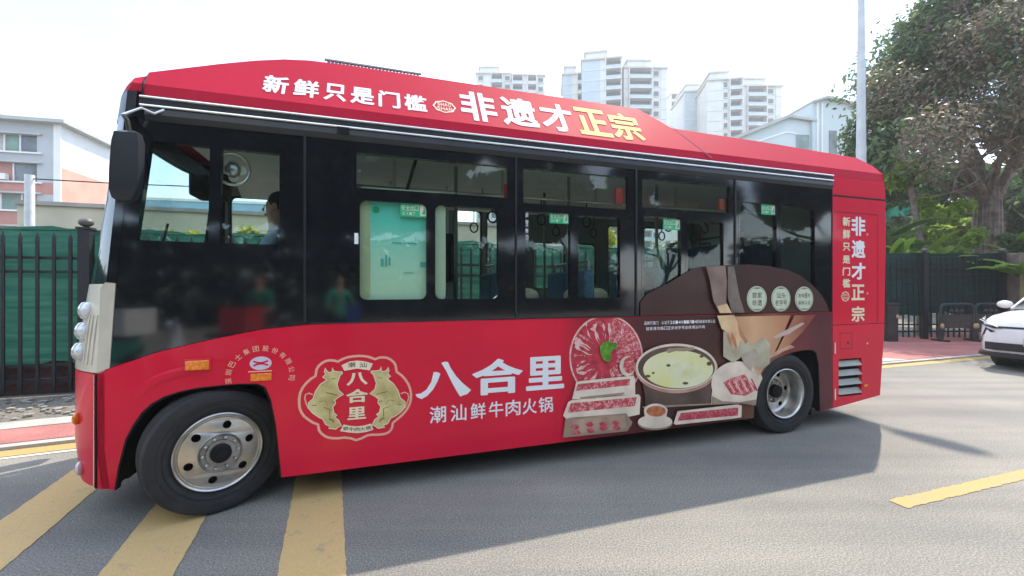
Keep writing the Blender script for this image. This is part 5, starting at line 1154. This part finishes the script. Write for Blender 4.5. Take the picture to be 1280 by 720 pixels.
# -- generic leafy tree
def leafy(name, label, loc, h, rad, n, size, mat, seed, trunk_r=0.14, cat='tree', group=None, squash=0.85, mat2=None, base=0.35, loose=False):
    t = thing(name, label, cat, loc, 0, group); rg = random.Random(seed); out, tips = [], []
    mb = MB().tube([(0,0,0), (rg.gauss(0,.06)*h*.3, rg.gauss(0,.06)*h*.3, h*base*0.6), (rg.gauss(0,.06)*h*.4, rg.gauss(0,.06)*h*.4, h*(base+.12))], [trunk_r, trunk_r*.8, trunk_r*.65], 9)
    for k in range(5):
        a = 6.28*k/5+rg.random(); limb(rg, (0, 0, h*base), (math.cos(a), math.sin(a), 1.0), h*.30, trunk_r*.5, 1, out, tips, .3, .1, .6)
    for pts, rr in out: mb.tube(pts, rr, 5, cap=False)
    mb.build('trunk', BARK, t, True, fixn=False)
    cs = []; rs = []
    for k in range(16):
        a = rg.uniform(0, 6.28); e = rg.uniform(-0.7, 1.0); q = rad*(rg.uniform(.45, .85) if not loose else rg.uniform(.2, 1.5))
        cs.append((q*math.cos(a)*math.sqrt(max(0, 1-e*e*.7)), q*math.sin(a)*math.sqrt(max(0, 1-e*e*.7)), h*(base+.1) + (h*(1-base-.1))*(0.5+0.42*e))); rs.append(rad*(rg.uniform(.28, .48) if not loose else rg.uniform(.2, .36)))
    leaf_object('crown', leaf_cloud(cs, rs, n, size, seed, squash=squash), mat, t)['kind'] = 'stuff'
    if mat2: leaf_object('second_crown', leaf_cloud([(c[0], c[1], c[2]+.25*r) for c, r in zip(cs[:7], rs)], rs[:7], n//3, size, seed+1, squash=squash), mat2, t)['kind'] = 'stuff'  # second leaf colour laid slightly higher over some clusters
    return t
leafy('leafy_tree', 'bright green bushy tree just left of the street light pole', (16.9, 21.0, 0), 8.6, 0.9, 2600, 0.17, LY, 21, 0.1, base=0.55)
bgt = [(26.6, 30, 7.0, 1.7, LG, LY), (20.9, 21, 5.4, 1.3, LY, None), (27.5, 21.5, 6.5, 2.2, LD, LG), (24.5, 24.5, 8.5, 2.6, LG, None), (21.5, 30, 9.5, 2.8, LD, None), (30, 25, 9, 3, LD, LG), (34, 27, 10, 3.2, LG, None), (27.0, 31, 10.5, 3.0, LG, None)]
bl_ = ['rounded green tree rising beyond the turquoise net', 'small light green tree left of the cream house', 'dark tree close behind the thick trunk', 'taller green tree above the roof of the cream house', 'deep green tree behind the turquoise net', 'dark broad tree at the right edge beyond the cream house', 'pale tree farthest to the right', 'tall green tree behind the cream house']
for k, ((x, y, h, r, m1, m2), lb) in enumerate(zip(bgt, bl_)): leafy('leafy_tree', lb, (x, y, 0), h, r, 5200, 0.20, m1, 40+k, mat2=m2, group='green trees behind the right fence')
# -- shrubs over the fence seen through the bus and behind it
for k, (u, w, h, m, lb) in enumerate(((-2.45, 6.5, 2.7, LYY, 'yellow-green bush above the fence seen through the driver window'), (-0.95, 6.7, 2.75, LYY, 'second yellow-green bush above the fence behind the driver'), (6.2, 6.2, 3.1, LYY, 'yellow-green bush above the fence seen through the rear side windows'), (9.4, 6.0, 3.0, LG, 'green bush behind the rear of the bus'), (0, (14.4, 15.2), 5.0, LY, 'bright loose bush over the middle of the right fence'), (0, (12.6, 15.6), 4.0, LG, 'green loose bush over the right fence beside the rear of the bus'), (0, (16.6, 13.6), 3.6, LD, 'dark bush at the far end of the right fence'))):
    leafy('leafy_bush', lb, tuple(W(u, w)) if not isinstance(w, tuple) else (w[0], w[1], 0), h, 0.7 if k < 2 else 1.0, 2600, 0.09, m, 60+k, 0.06, 'bush', base=0.2, loose=True)
# -- banana clumps with broad leaves
BLADE = leaf_mat('banana_leaf', (0.10, 0.22, 0.025), (0.26, 0.38, 0.05), 0.5); BLD = leaf_mat('dark_banana_leaf', (0.03, 0.075, 0.02), (0.08, 0.15, 0.03), 0.35); STALK = P('banana_stem', (0.24, 0.22, 0.10), 0.7, alt=(0.16, 0.12, 0.07), scale=6)
def banana(label, loc, h, n, ln, wd, seed, mat=BLADE, droop=0.7):
    t = thing('banana_plant', label, 'plant', loc, 0, 'broad leaved plants behind the fences'); rg = random.Random(seed)
    MB().tube([(0,0,0), (0.05,0.02,h*.5), (0.02,0.0,h)], [0.10, 0.08, 0.05], 8).build('stem', STALK, t, True)
    for k in range(n):
        a = 6.283*k/n + rg.uniform(-.4, .4); el = rg.uniform(0.35, 1.1); L_ = ln*rg.uniform(.75, 1.15); p = Vector((0, 0, h*rg.uniform(.8, 1.0))); rows = []; d = Vector((math.cos(a)*math.cos(el), math.sin(a)*math.cos(el), math.sin(el))); side = Vector((-math.sin(a), math.cos(a), 0))
        for i in range(9):
            s_ = i/8; wv = wd*(0.10 if i == 0 else math.sin(math.pi*(0.12+0.86*s_))**0.7)*rg.uniform(.88, 1.08); nn = side.cross(d).normalized()
            rows.append([tuple(p - side*wv*.5 + nn*wv*.18), tuple(p - side*wv*.25 + nn*wv*.05), tuple(p), tuple(p + side*wv*.25 + nn*wv*.05), tuple(p + side*wv*.5 + nn*wv*.18)])
            d = (d + Vector((0, 0, -droop*0.22*(0.4+s_)))).normalized(); p = p + d*L_/8
        MB().grid(rows).build('leaf', mat, t, True, fixn=False)
    return t
banana('broad leaved plant right behind the fence at the rear corner of the bus', (11.75, 13.3, 0), 2.4, 9, 1.1, 0.34, 1)
banana('broad leaved plant over the middle of the right fence, leaves drooping', (13.3, 13.4, 0), 2.3, 10, 1.1, 0.32, 2)
banana('taller darker broad leaved plant left of the leaning pale trunk', (12.4, 14.2, 0), 3.2, 8, 1.8, 0.45, 3, BLD)
banana('sunlit broad leaved plant at the right edge past the fence end', (14.15, 12.0, 0), 2.2, 9, 1.1, 0.36, 4)
banana('second sunlit broad leaved plant low at the right edge', (16.2, 13.6, 0), 2.5, 9, 1.5, 0.50, 5)
banana('small broad leaved plant between the bus tail and the leaning trunk', (12.55, 13.3, 0), 2.45, 8, 1.3, 0.38, 6)
ln_ = thing('leaning_trunk', 'pale leaning bare trunk rising between the broad leaved plants', 'tree', (13.75, 14.6, 0))
MB().tube([(0.25,0,0), (0.15,0,2.2), (0.0,0,3.4), (-0.22,0,4.6), (-0.35,0,5.3)], [0.14,0.12,0.10,0.08,0.05], 9).build('trunk', BARK, ln_, True)
leaf_object('crown', leaf_cloud([(-.35, 0, 5.4), (-0.1, 0, 5.7), (-.6, .2, 5.2)], [0.45, .4, .4], 700, 0.13, 77), LY, ln_)['kind'] = 'stuff'
st = thing('stone_pier', 'rough brown stone gate pier at the right end of the dark fence', 'pier', (14.65, 12.45, 0), 0.0)
MB().box(-0.35, 1.7, -0.3, 0.3, 0, 2.5).build('shaft', P('brown_stone', (0.24, 0.19, 0.155), 0.95, alt=(0.12, 0.095, 0.08), scale=3, bump=0.7, bscale=6), st, bevel=0.05)
# far off greenery closing the view, one mass
far_c = [(x, y, z) for x, y, z in [(rng.uniform(8, 70), rng.uniform(50, 60), rng.uniform(1, 6)) for _ in range(60)]] + [(rng.uniform(-40, 8), rng.uniform(46, 56), rng.uniform(0, 3.5)) for _ in range(50)]
o_ = leaf_object('far_greenery', leaf_cloud(far_c, [2.6]*len(far_c), 14000, 0.55, 91), LD, None); o_['kind'] = 'stuff'; o_['label'] = 'far band of dark green trees low on the horizon'; o_['category'] = 'trees'
LN = leaf_mat('leaf_shaded', (0.010, 0.022, 0.010), (0.028, 0.050, 0.020), 0.15)  # shade put into the leaf colour so the glass mirrors a dark roadside
# trees on the camera's side of the street (mirrored in the dark glass)
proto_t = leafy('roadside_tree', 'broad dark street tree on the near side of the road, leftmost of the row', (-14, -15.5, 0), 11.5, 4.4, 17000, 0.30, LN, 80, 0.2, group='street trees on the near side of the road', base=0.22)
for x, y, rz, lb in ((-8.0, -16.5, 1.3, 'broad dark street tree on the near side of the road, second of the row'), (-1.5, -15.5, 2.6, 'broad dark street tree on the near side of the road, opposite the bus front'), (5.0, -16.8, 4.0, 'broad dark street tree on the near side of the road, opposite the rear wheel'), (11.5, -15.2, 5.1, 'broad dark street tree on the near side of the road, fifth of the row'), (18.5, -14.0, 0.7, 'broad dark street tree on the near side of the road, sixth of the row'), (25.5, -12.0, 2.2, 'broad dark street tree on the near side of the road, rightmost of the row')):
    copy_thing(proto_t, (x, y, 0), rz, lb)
for u_, rz, lb in ((23, 1.1, 'unseen dark tree added farther down the near side, first past the row'), (31, 3.0, 'unseen dark tree added farther down the near side, second past the row'), (40, 4.4, 'unseen dark tree added farthest down the near side of the road')):
    copy_thing(proto_t, tuple(W(u_, -11.5)), rz, lb)  # unseen trees added to keep bright sky out of the rear glass
hd = leaf_object('hedge', leaf_cloud([(x, -13.2 + 0.5*math.sin(x) - 0.4*z, z) for x in np.arange(-22, 22, 0.8) for z in (0.8, 2.0, 3.1)] + [tuple(W(u_, -12.5, z)) for u_ in np.arange(18, 48, 0.9) for z in (0.8, 2.0, 3.1)], [0.9]*(165+102), 44000, 0.24, 95), LN, None); hd['kind'] = 'stuff'; hd['label'] = 'unseen dark backdrop hedge along the near side of the road'; hd['category'] = 'hedge'  # unseen hedge, built up as a dark backdrop for the glass reflections

# ================================================================== BARRIERS ON THE PAVEMENT
BLK = P('barrier_paint', (0.035, 0.032, 0.032), 0.5, var=0.3, scale=10); BRD = P('barrier_board', (0.05, 0.04, 0.036), 0.6, var=0.3, scale=8); TAN = P('reflector_tan', (0.45, 0.32, 0.16), 0.5, var=0.1)
def barrier(label, loc, rz, wd=0.98, h=1.02):
    t = thing('hoop_barrier', label, 'barrier', loc, rz, 'black hoop barriers on the red pavement'); r = 0.14; pts = [(-wd/2, 0, 0)]
    for cx, a0 in ((-wd/2+r, 180), (wd/2-r, 90)):
        for k in range(5): a = R(a0-22.5*k); pts.append((cx+r*math.cos(a), 0, h-r+r*math.sin(a)))
    pts.append((wd/2, 0, 0)); MB().tube(pts, 0.032, 8).build('hoop', BLK, t, True)
    MB().box(-wd/2+.04, wd/2-.04, -0.018, 0.018, 0.36, 0.70).build('board', BRD, t)
    MB().box(-wd/2+.03, wd/2-.03, -0.022, 0.022, 0.70, 0.735).build('board_edge', BLK, t)
    for s_ in (-1, 1):
        MB().box(s_*wd/2-0.06, s_*wd/2+0.06, -0.05, 0.05, 0, 0.34).build('leg', BLK, t, bevel=0.015)
        MB().tube([(s_*(wd/2), -0.24, 0.03), (s_*(wd/2), 0.24, 0.03)], 0.028, 6).build('foot', BLK, t)
        MB().sphere((s_*wd/2, -0.055, 0.42), (0.05, 0.03, 0.075), 10, 7).build('reflector', TAN, t, True)
    for k in range(3): MB().sphere((-.15+.15*k, 0, 0.82), (0.05, 0.03, 0.06), 8, 6).tube([(-.15+.15*k, 0, .72), (-.15+.15*k, 0, .98)], 0.012, 5).build('scroll', BLK, t, True)
    return t
barrier('black hoop barrier nearest the bus, upright with a dark board', (12.2, 11.85, 0.04), 0.03, 0.93)
barrier('black hoop barrier half hidden behind the white car', (13.25, 11.95, 0.04), 0.03, 0.90)
bo = thing('bollard_post', 'dark square bollard standing right behind the bus tail', 'bollard', (10.38, 11.85, 0.04), 0.0)
MB().box(-0.14, 0.14, -0.1, 0.1, 0, 1.0).build('shaft', BLK, bo, bevel=0.02); MB().box(-0.16, 0.16, -0.12, 0.12, 1.0, 1.05).build('cap', BRD, bo); MB().sphere((0.1, -0.11, 0.68), (0.04, 0.03, 0.06), 8, 6).build('reflector', TAN, bo, True)

# ================================================================== WHITE CAR
car = thing('white_car', 'white electric car with slim dark headlights coming in at the right edge', 'car', tuple(W(11.95, 0.80)), PHI)
CW_ = P('white_car_paint', (0.78, 0.79, 0.80), 0.25, var=0.02, coat=0.8); CB = P('car_black_trim', (0.015, 0.016, 0.018), 0.45, var=0.2); CGL = P('car_glass', (0.02, 0.025, 0.028), 0.06, coat=0.6); CH = P('headlight_glass', (0.03, 0.033, 0.037), 0.08, coat=1.0)
# x rearward from the nose, y across (half width .92), z up
SEC = [(0.00, .60, .30, .52, .72), (0.04, .76, .24, .55, .86), (0.16, .885, .22, .60, .95), (0.40, .92, .21, .66, 1.01), (0.9, .93, .21, .70, 1.075), (1.35, .93, .21, .72, 1.12), (2.3, .93, .21, .72, 1.10), (3.3, .93, .21, .73, 1.12), (4.1, .90, .24, .74, 1.14), (4.5, .80, .32, .72, 1.08), (4.62, .60, .40, .68, 0.95)]
rows = []
for x, hw, zb, zm, zt in SEC:
    half = [(hw*.80, zb), (hw*.98, zb+.10), (hw, zm), (hw*.985, (zm+zt)/2+.02), (hw*.90, zt-.035), (hw*.72, zt), (hw*.35, zt+.018)]
    rows.append([(x, -y, z) for y, z in half] + [(x, y, z) for y, z in half[::-1]])
cbm = MB().grid(rows, True); cbm.add(rows[0], [tuple(range(14))]); cbm.add(rows[-1], [tuple(range(14))]); cbm.build('body', CW_, car, True)
gh = [(0.95, .80, .80, 1.075, 1.09), (1.75, .86, .66, 1.10, 1.56), (2.3, .87, .66, 1.10, 1.64), (3.2, .87, .64, 1.11, 1.62), (4.0, .85, .62, 1.12, 1.45), (4.45, .78, .66, 1.10, 1.14)]
rows = [[(x, -hb, zb), (x, -ht, zt), (x, 0, zt+.03), (x, ht, zt), (x, hb, zb)] for x, hb, ht, zb, zt in gh]; MB().grid(rows).build('glasshouse', CGL, car, True)
rows = [[(x, -ht*.98, zt+.006), (x, 0, zt+.042), (x, ht*.98, zt+.006)] for x, hb, ht, zb, zt in gh[1:5]]; MB().grid(rows).build('roof', CW_, car, True)
for s_ in (-1, 1):
    MB().tube([(1.0, s_*.81, 1.09), (1.75, s_*.69, 1.56)], 0.03, 6).build('pillar', CW_, car, True); MB().tube([(2.55, s_*.89, 1.11), (2.6, s_*.67, 1.63)], 0.03, 6).build('pillar', CB, car, True)
    m_ = MB().sphere((1.28, s_*1.03, 1.17), (.10, .12, .08), 12, 8).build('mirror', CW_, car, True); MB().tube([(1.35, s_*.86, 1.10), (1.32, s_*.98, 1.14)], 0.025, 6).build('mirror_arm', CB, m_)
    def nose(a, b, o): # a = angle round the corner 0 front .. 1 side, at height b
        pass
    cs_ = lambda y, z, o=0.012: (np.interp(abs(y), [0, .60, .76, .885, .92], [0.0-.0, 0.0, .05, .17, .40]) + max(0, (z-.72)*0.18) - o, s_*min(abs(y), .92) + s_*o*.8, z)
    hl = [(.50, .76), (.62, .81), (.75, .87), (.86, .925), (.925, .965), (.925, .90), (.885, .845), (.77, .79), (.62, .755)]
    MB().add([cs_(*p, .018) for p in hl], [tuple(range(len(hl)))]).build('headlight', CH, car)
    kk = [(.60, .70), (.76, .765), (.90, .80), (.925, .72), (.915, .50), (.86, .50), (.83, .62)]
    MB().add([cs_(*p, .015) for p in kk], [tuple(range(len(kk)))]).build('air_curtain', CB, car)
    MB().tube([cs_(.56, .785, .024), cs_(.74, .85, .026), cs_(.88, .90, .026)], 0.009, 5).build('daylight_strip', M['lamp'], car)
MB().grid([[(np.interp(abs(y), [0, .60, .76, .885, .92], [0, 0, .05, .17, .40])-o_, y*(1+.02), z) for y in (-.92,-.88,-.76,-.6,-.3,0,.3,.6,.76,.88,.92)] for z, o_ in ((.235, .0), (.25, .05), (.31, .055), (.325, .02))]).build('front_lip', CB, car, True)
MB().grid([[(np.interp(abs(y), [0, .60, .76, .8], [0, 0, .05, .08])-.022, y, z) for y in (-.78,-.6,-.3,0,.3,.6,.78)] for z in (.36, .42, .50)]).build('lower_grille', CB, car, True)
MB().grid([[(np.interp(abs(y), [0, .60, .76], [0, 0, .05])-.012+max(0,(z-.72)*.18), y, z) for y in (-.6,-.3,0,.3,.6)] for z in (.765, .80)]).build('bonnet_gap', CB, car, True)
pl_ = MB().box(-0.045, -0.03, -.24, .24, .47, .61).build('number_plate', P('plate_green', (0.30, 0.60, 0.42), 0.5), car)
MB().sphere((-0.015, 0, .70), (.02, .06, .045), 12, 8).build('badge', M['trim'], car, True)
wsrc = None
for x, y in ((.88, -.80), (.88, .80), (3.65, -.80), (3.65, .80)):
    if wsrc is None:
        wsrc = MB().lathe([(.20,.10),(.31,.115),(.345,.08),(.345,-.08),(.31,-.115),(.20,-.10)], 36).build('wheel', M['tyre'], car, True); wsrc.location = (x, y, .345)
        w2 = MB().lathe([(.21,-.10),(.20,-.06),(.06,-.09),(0,-.09)], 30).build('rim', M['alu'], wsrc, True); w3 = MB().lathe([(.21,.10),(.20,.06),(.06,.09),(0,.09)], 30).build('rim', M['alu'], wsrc, True)
    else:
        c = inst(wsrc, car, (x, y, .345)); inst(w2, c); inst(w3, c)
    MB().lathe([(.41, -.12), (.41, .12)], 36).build('wheel_arch', CB, car).location = (x, y*.99, .36)
MB().box(.3, 4.4, -.75, .75, .19, .30).build('underbody', CB, car)


# ================================================================== PEOPLE AND SCOOTERS
SKINM = P('skin', (0.42, 0.25, 0.17), 0.55, var=0.1, scale=20); HAIR = P('dark_hair', (0.012, 0.010, 0.009), 0.7, bump=0.3, bscale=120); EYE_W = P('eye_white', (0.7, 0.7, 0.68), 0.3); LIP = P('lips', (0.35, 0.13, 0.11), 0.5)
CLOTH = {k: P(k, c, 0.9, var=0.15, scale=9, bump=0.25, bscale=50) for k, c in (('green_shirt', (0.02, 0.22, 0.12)), ('teal_shirt', (0.04, 0.34, 0.22)), ('grey_blue_shirt', (0.22, 0.30, 0.38)), ('dark_trousers', (0.02, 0.022, 0.03)))}
def person(label, loc, rz, pose, shirt, parent_z=0.0, group=None):
    """one skinned body facing -X; pose: dict of joint positions for elbows, wrists, knees, ankles (right side mirrored with y)"""
    t = thing('person', label, 'person', loc, rz, group)
    V, E_, R_, K = [], [], [], []                          # vertex, edge, radius, cloth class
    def add(p, r, par=None, k='shirt'):
        V.append(p); R_.append(r); K.append(k)
        if par is not None: E_.append((par, len(V)-1))
        return len(V)-1
    pv = add((0, 0, 0), (0.135, 0.105), None, 'trousers')
    s1 = add((0.015, 0, 0.16), (0.125, 0.095), pv); s2 = add((0.03, 0, 0.34), (0.145, 0.105), s1); s3 = add((0.02, 0, 0.46), (0.12, 0.085), s2)
    nk = add((0.005, 0, 0.545), 0.052, s3, 'skin'); ch = add((-0.012, 0, 0.625), (0.060, 0.066), nk, 'skin'); hd_ = add((-0.004, 0, 0.70), (0.074, 0.090), ch, 'skin'); cr_ = add((0.006, 0, 0.765), (0.066, 0.078), hd_, 'skin')
    for s in (1, -1):
        m = lambda p: (p[0], s*p[1], p[2])
        a = add(m((0.02, 0.17, 0.46)), 0.066, s3); b = add(m(pose['elbow']), 0.045, a); 
        mid = tuple((Vector(V[a])*0.45 + Vector(V[b])*0.55)); 
        w = add(m(pose['wrist']), 0.028, b, 'skin'); h = add(m(pose['hand']), (0.036, 0.020), w, 'skin')
        hv = Vector(m(pose['hand'])); dv = (hv - Vector(m(pose['wrist']))).normalized(); side = dv.cross(Vector((0, 0, 1))); side = side.normalized() if side.length > .2 else Vector((1, 0, 0)); up = side.cross(dv)
        for q, ln in ((-0.030, 0.062), (-0.011, 0.074), (0.010, 0.070), (0.029, 0.054)):
            f0 = add(tuple(hv + dv*0.035 + side*q), 0.0095, h, 'skin'); f1 = add(tuple(hv + dv*(0.035+ln*.55) + side*q*1.05 - up*0.012), 0.0085, f0, 'skin'); add(tuple(hv + dv*(0.035+ln*.85) + side*q*1.05 - up*0.036), 0.0072, f1, 'skin')
        th = add(tuple(hv - dv*0.01 - side*0.040*s + up*0.0), 0.0105, h, 'skin'); add(tuple(hv + dv*0.028 - side*0.058*s - up*0.012), 0.009, th, 'skin')
        hp = add(m((0.0, 0.095, -0.04)), 0.098, pv, 'trousers'); kn = add(m(pose['knee']), 0.062, hp, 'trousers'); an = add(m(pose['ankle']), 0.044, kn, 'trousers')
        hl_ = add(m((pose['ankle'][0]+0.01, pose['ankle'][1], pose['ankle'][2]-0.05)), 0.042, an, 'trousers'); add(m((pose['ankle'][0]-0.17, pose['ankle'][1]+.02, pose['ankle'][2]-0.07)), (0.042, 0.030), hl_, 'trousers')
    me = bpy.data.meshes.new('body'); me.from_pydata(V, E_, []); o = bpy.data.objects.new('body', me); COL.objects.link(o)
    o.modifiers.new('skin', 'SKIN'); sub = o.modifiers.new('sub', 'SUBSURF'); sub.levels = 2; sub.render_levels = 2
    for i, sv_ in enumerate(me.skin_vertices[0].data): r = R_[i]; sv_.radius = r if isinstance(r, tuple) else (r, r); sv_.use_root = (i == 0)
    bpy.context.view_layer.update(); dg = bpy.context.evaluated_depsgraph_get(); nm_ = bpy.data.meshes.new_from_object(o.evaluated_get(dg)); bpy.data.objects.remove(o)
    sm = CLOTH[shirt]; mats = {'shirt': 0, 'trousers': 1, 'skin': 2}
    nm_.materials.clear()
    for m_ in (sm, CLOTH['dark_trousers'], SKINM): nm_.materials.append(m_)
    A = np.array([V[a] for a, b in E_]); Bv = np.array([V[b] for a, b in E_]); kl = [K[b] for a, b in E_]
    for p in nm_.polygons:
        c = np.array(p.center); d = Bv-A; tt = np.clip(((c-A)*d).sum(1)/np.maximum((d*d).sum(1), 1e-9), 0, 1); q = A + d*tt[:, None]
        p.material_index = mats[kl[int(((c-q)**2).sum(1).argmin())]]; p.use_smooth = True
    bo_ = bpy.data.objects.new('body', nm_); COL.objects.link(bo_); bo_.parent = t
    # face and hair
    MB().sphere((0.020, 0, 0.735), (0.088, 0.083, 0.092), 16, 10).build('hair', HAIR, t, True)
    MB().add([(-0.086, 0, 0.705), (-0.092, -.013, 0.672), (-0.112, 0, 0.672), (-0.092, .013, 0.672), (-0.088, 0, 0.660)], [(0,1,2),(0,2,3),(1,4,2),(2,4,3)]).build('nose', SKINM, t, True)
    for s in (1, -1):
        MB().sphere((-0.082, s*0.032, 0.702), (0.005, 0.011, 0.006), 8, 6).build('eye', EYE_W, t, True); MB().sphere((-0.004, s*0.080, 0.690), (0.02, 0.010, 0.032), 8, 6).build('ear', SKINM, t, True)
    MB().sphere((-0.082, 0, 0.640), (0.008, 0.024, 0.007), 8, 6).build('mouth', LIP, t, True)
    return t
person('seated bus driver in a grey-blue shirt with both hands on the wheel', tuple(W(0.30, 0.47, 1.435)), PHI, dict(elbow=(-0.10, 0.25, 0.24), wrist=(-0.33, 0.20, 0.30), hand=(-0.41, 0.19, 0.33), knee=(-0.42, 0.14, 0.02), ankle=(-0.46, 0.14, -0.38)), 'grey_blue_shirt')
stand = dict(elbow=(-0.02, 0.27, 0.18), wrist=(-0.20, 0.20, 0.12), hand=(-0.28, 0.18, 0.14), knee=(-0.02, 0.10, -0.46), ankle=(0.0, 0.11, -0.86))
person('person in a dark green shirt standing at the near roadside, left of the two', tuple(W(-0.95, -5.8, 0.95)), PHI - R(70), stand, 'green_shirt', group='people waiting at the near roadside')
person('person in a lighter teal shirt standing at the near roadside, right of the two', tuple(W(0.45, -5.6, 0.95)), PHI - R(120), dict(stand, wrist=(-0.22, 0.16, 0.22), hand=(-0.29, 0.14, 0.27)), 'teal_shirt', group='people waiting at the near roadside')
def scooter(label, loc, rz, col, boxcol):
    t = thing('scooter', label, 'scooter', loc, rz, 'delivery scooters parked at the near roadside')
    for x in (-0.62, 0.60):
        w = MB().lathe([(.13,.05),(.20,.055),(.225,.03),(.225,-.03),(.20,-.055),(.13,-.05)], 24).build('wheel', M['tyre'], t, True); w.location = (x, 0, .225); MB().lathe([(.14,.03),(.03,.045),(0,.045)], 16).lathe([(.14,-.03),(.03,-.045),(0,-.045)], 16).build('rim', M['alu'], w, True)
    MB().grid([[(x, -y, z0), (x, -y*1.05, (z0+z1)/2), (x, -y*.7, z1), (x, y*.7, z1), (x, y*1.05, (z0+z1)/2), (x, y, z0)] for x, y, z0, z1 in ((-.38, .10, .26, .32), (0.0, .15, .26, .34), (.12, .15, .30, .62), (.45, .15, .36, .70), (.75, .10, .48, .70), (.88, .03, .56, .64))]).build('body', col, t, True)
    MB().grid([[(-.40-.10*z, -.17*(1-.25*z), .28+.62*z), (-.52-.10*z, 0, .30+.62*z), (-.40-.10*z, .17*(1-.25*z), .28+.62*z)] for z in (0, .3, .6, 1)]).build('front_shield', col, t, True)
    MB().tube([(-.62, 0, .3), (-.50, 0, .75), (-.44, 0, 1.02)], .028, 8).build('fork', M['railgrey'], t, True); MB().tube([(-.34, -.34, 1.06), (-.44, -.15, 1.04), (-.44, .15, 1.04), (-.34, .34, 1.06)], .016, 8).build('handlebar', M['blackmat'], t, True)
    MB().sphere((-.56, 0, .90), (.05, .08, .06), 12, 8).build('headlight', M['lamp'], t, True); MB().box(.10, .62, -.13, .13, .68, .76).build('saddle', M['blackmat'], t, bevel=.03)
    for s in (-1, 1): MB().tube([(-.42, s*.2, 1.05), (-.40, s*.28, 1.22)], .008, 5).sphere((-.40, s*.28, 1.25), (.02, .05, .035), 8, 6).build('mirror', M['blackmat'], t, True)
    b = MB().box(.42, .88, -.22, .22, .77, 1.20).build('delivery_box', boxcol, t, bevel=.02); MB().box(.41, .89, -.225, .225, 1.20, 1.23).build('lid', M['blackmat'], b)
scooter('white delivery scooter with a red box at the near roadside', tuple(W(-1.6, -5.0)), PHI + R(20), M['lamp'], P('red_box', (0.5, 0.03, 0.03), 0.5))
scooter('black delivery scooter with a blue box at the near roadside', tuple(W(-0.1, -6.4)), PHI + R(-15), M['grey'], P('blue_delivery_box', (0.02, 0.07, 0.35), 0.5))
scooter('green delivery scooter with a pale box at the near roadside', tuple(W(-3.0, -5.3)), PHI + R(40), CLOTH['teal_shirt'], M['interior'])
# ================================================================== AIR
hz = MB().box(-450, 450, -450, 450, -1.1, 100); hzm = bpy.data.materials.new('haze_air'); hzm.use_nodes = True; t_ = hzm.node_tree; t_.nodes.clear()
o_ = N(t_, 'ShaderNodeOutputMaterial'); pv = N(t_, 'ShaderNodeVolumePrincipled'); pv.inputs['Density'].default_value = 0.0014; pv.inputs['Color'].default_value = (0.93, 0.96, 1.0, 1); pv.inputs['Anisotropy'].default_value = 0.3
t_.links.new(pv.outputs[0], o_.inputs['Volume']); h_ = hz.build('haze', hzm); h_['kind'] = 'stuff'
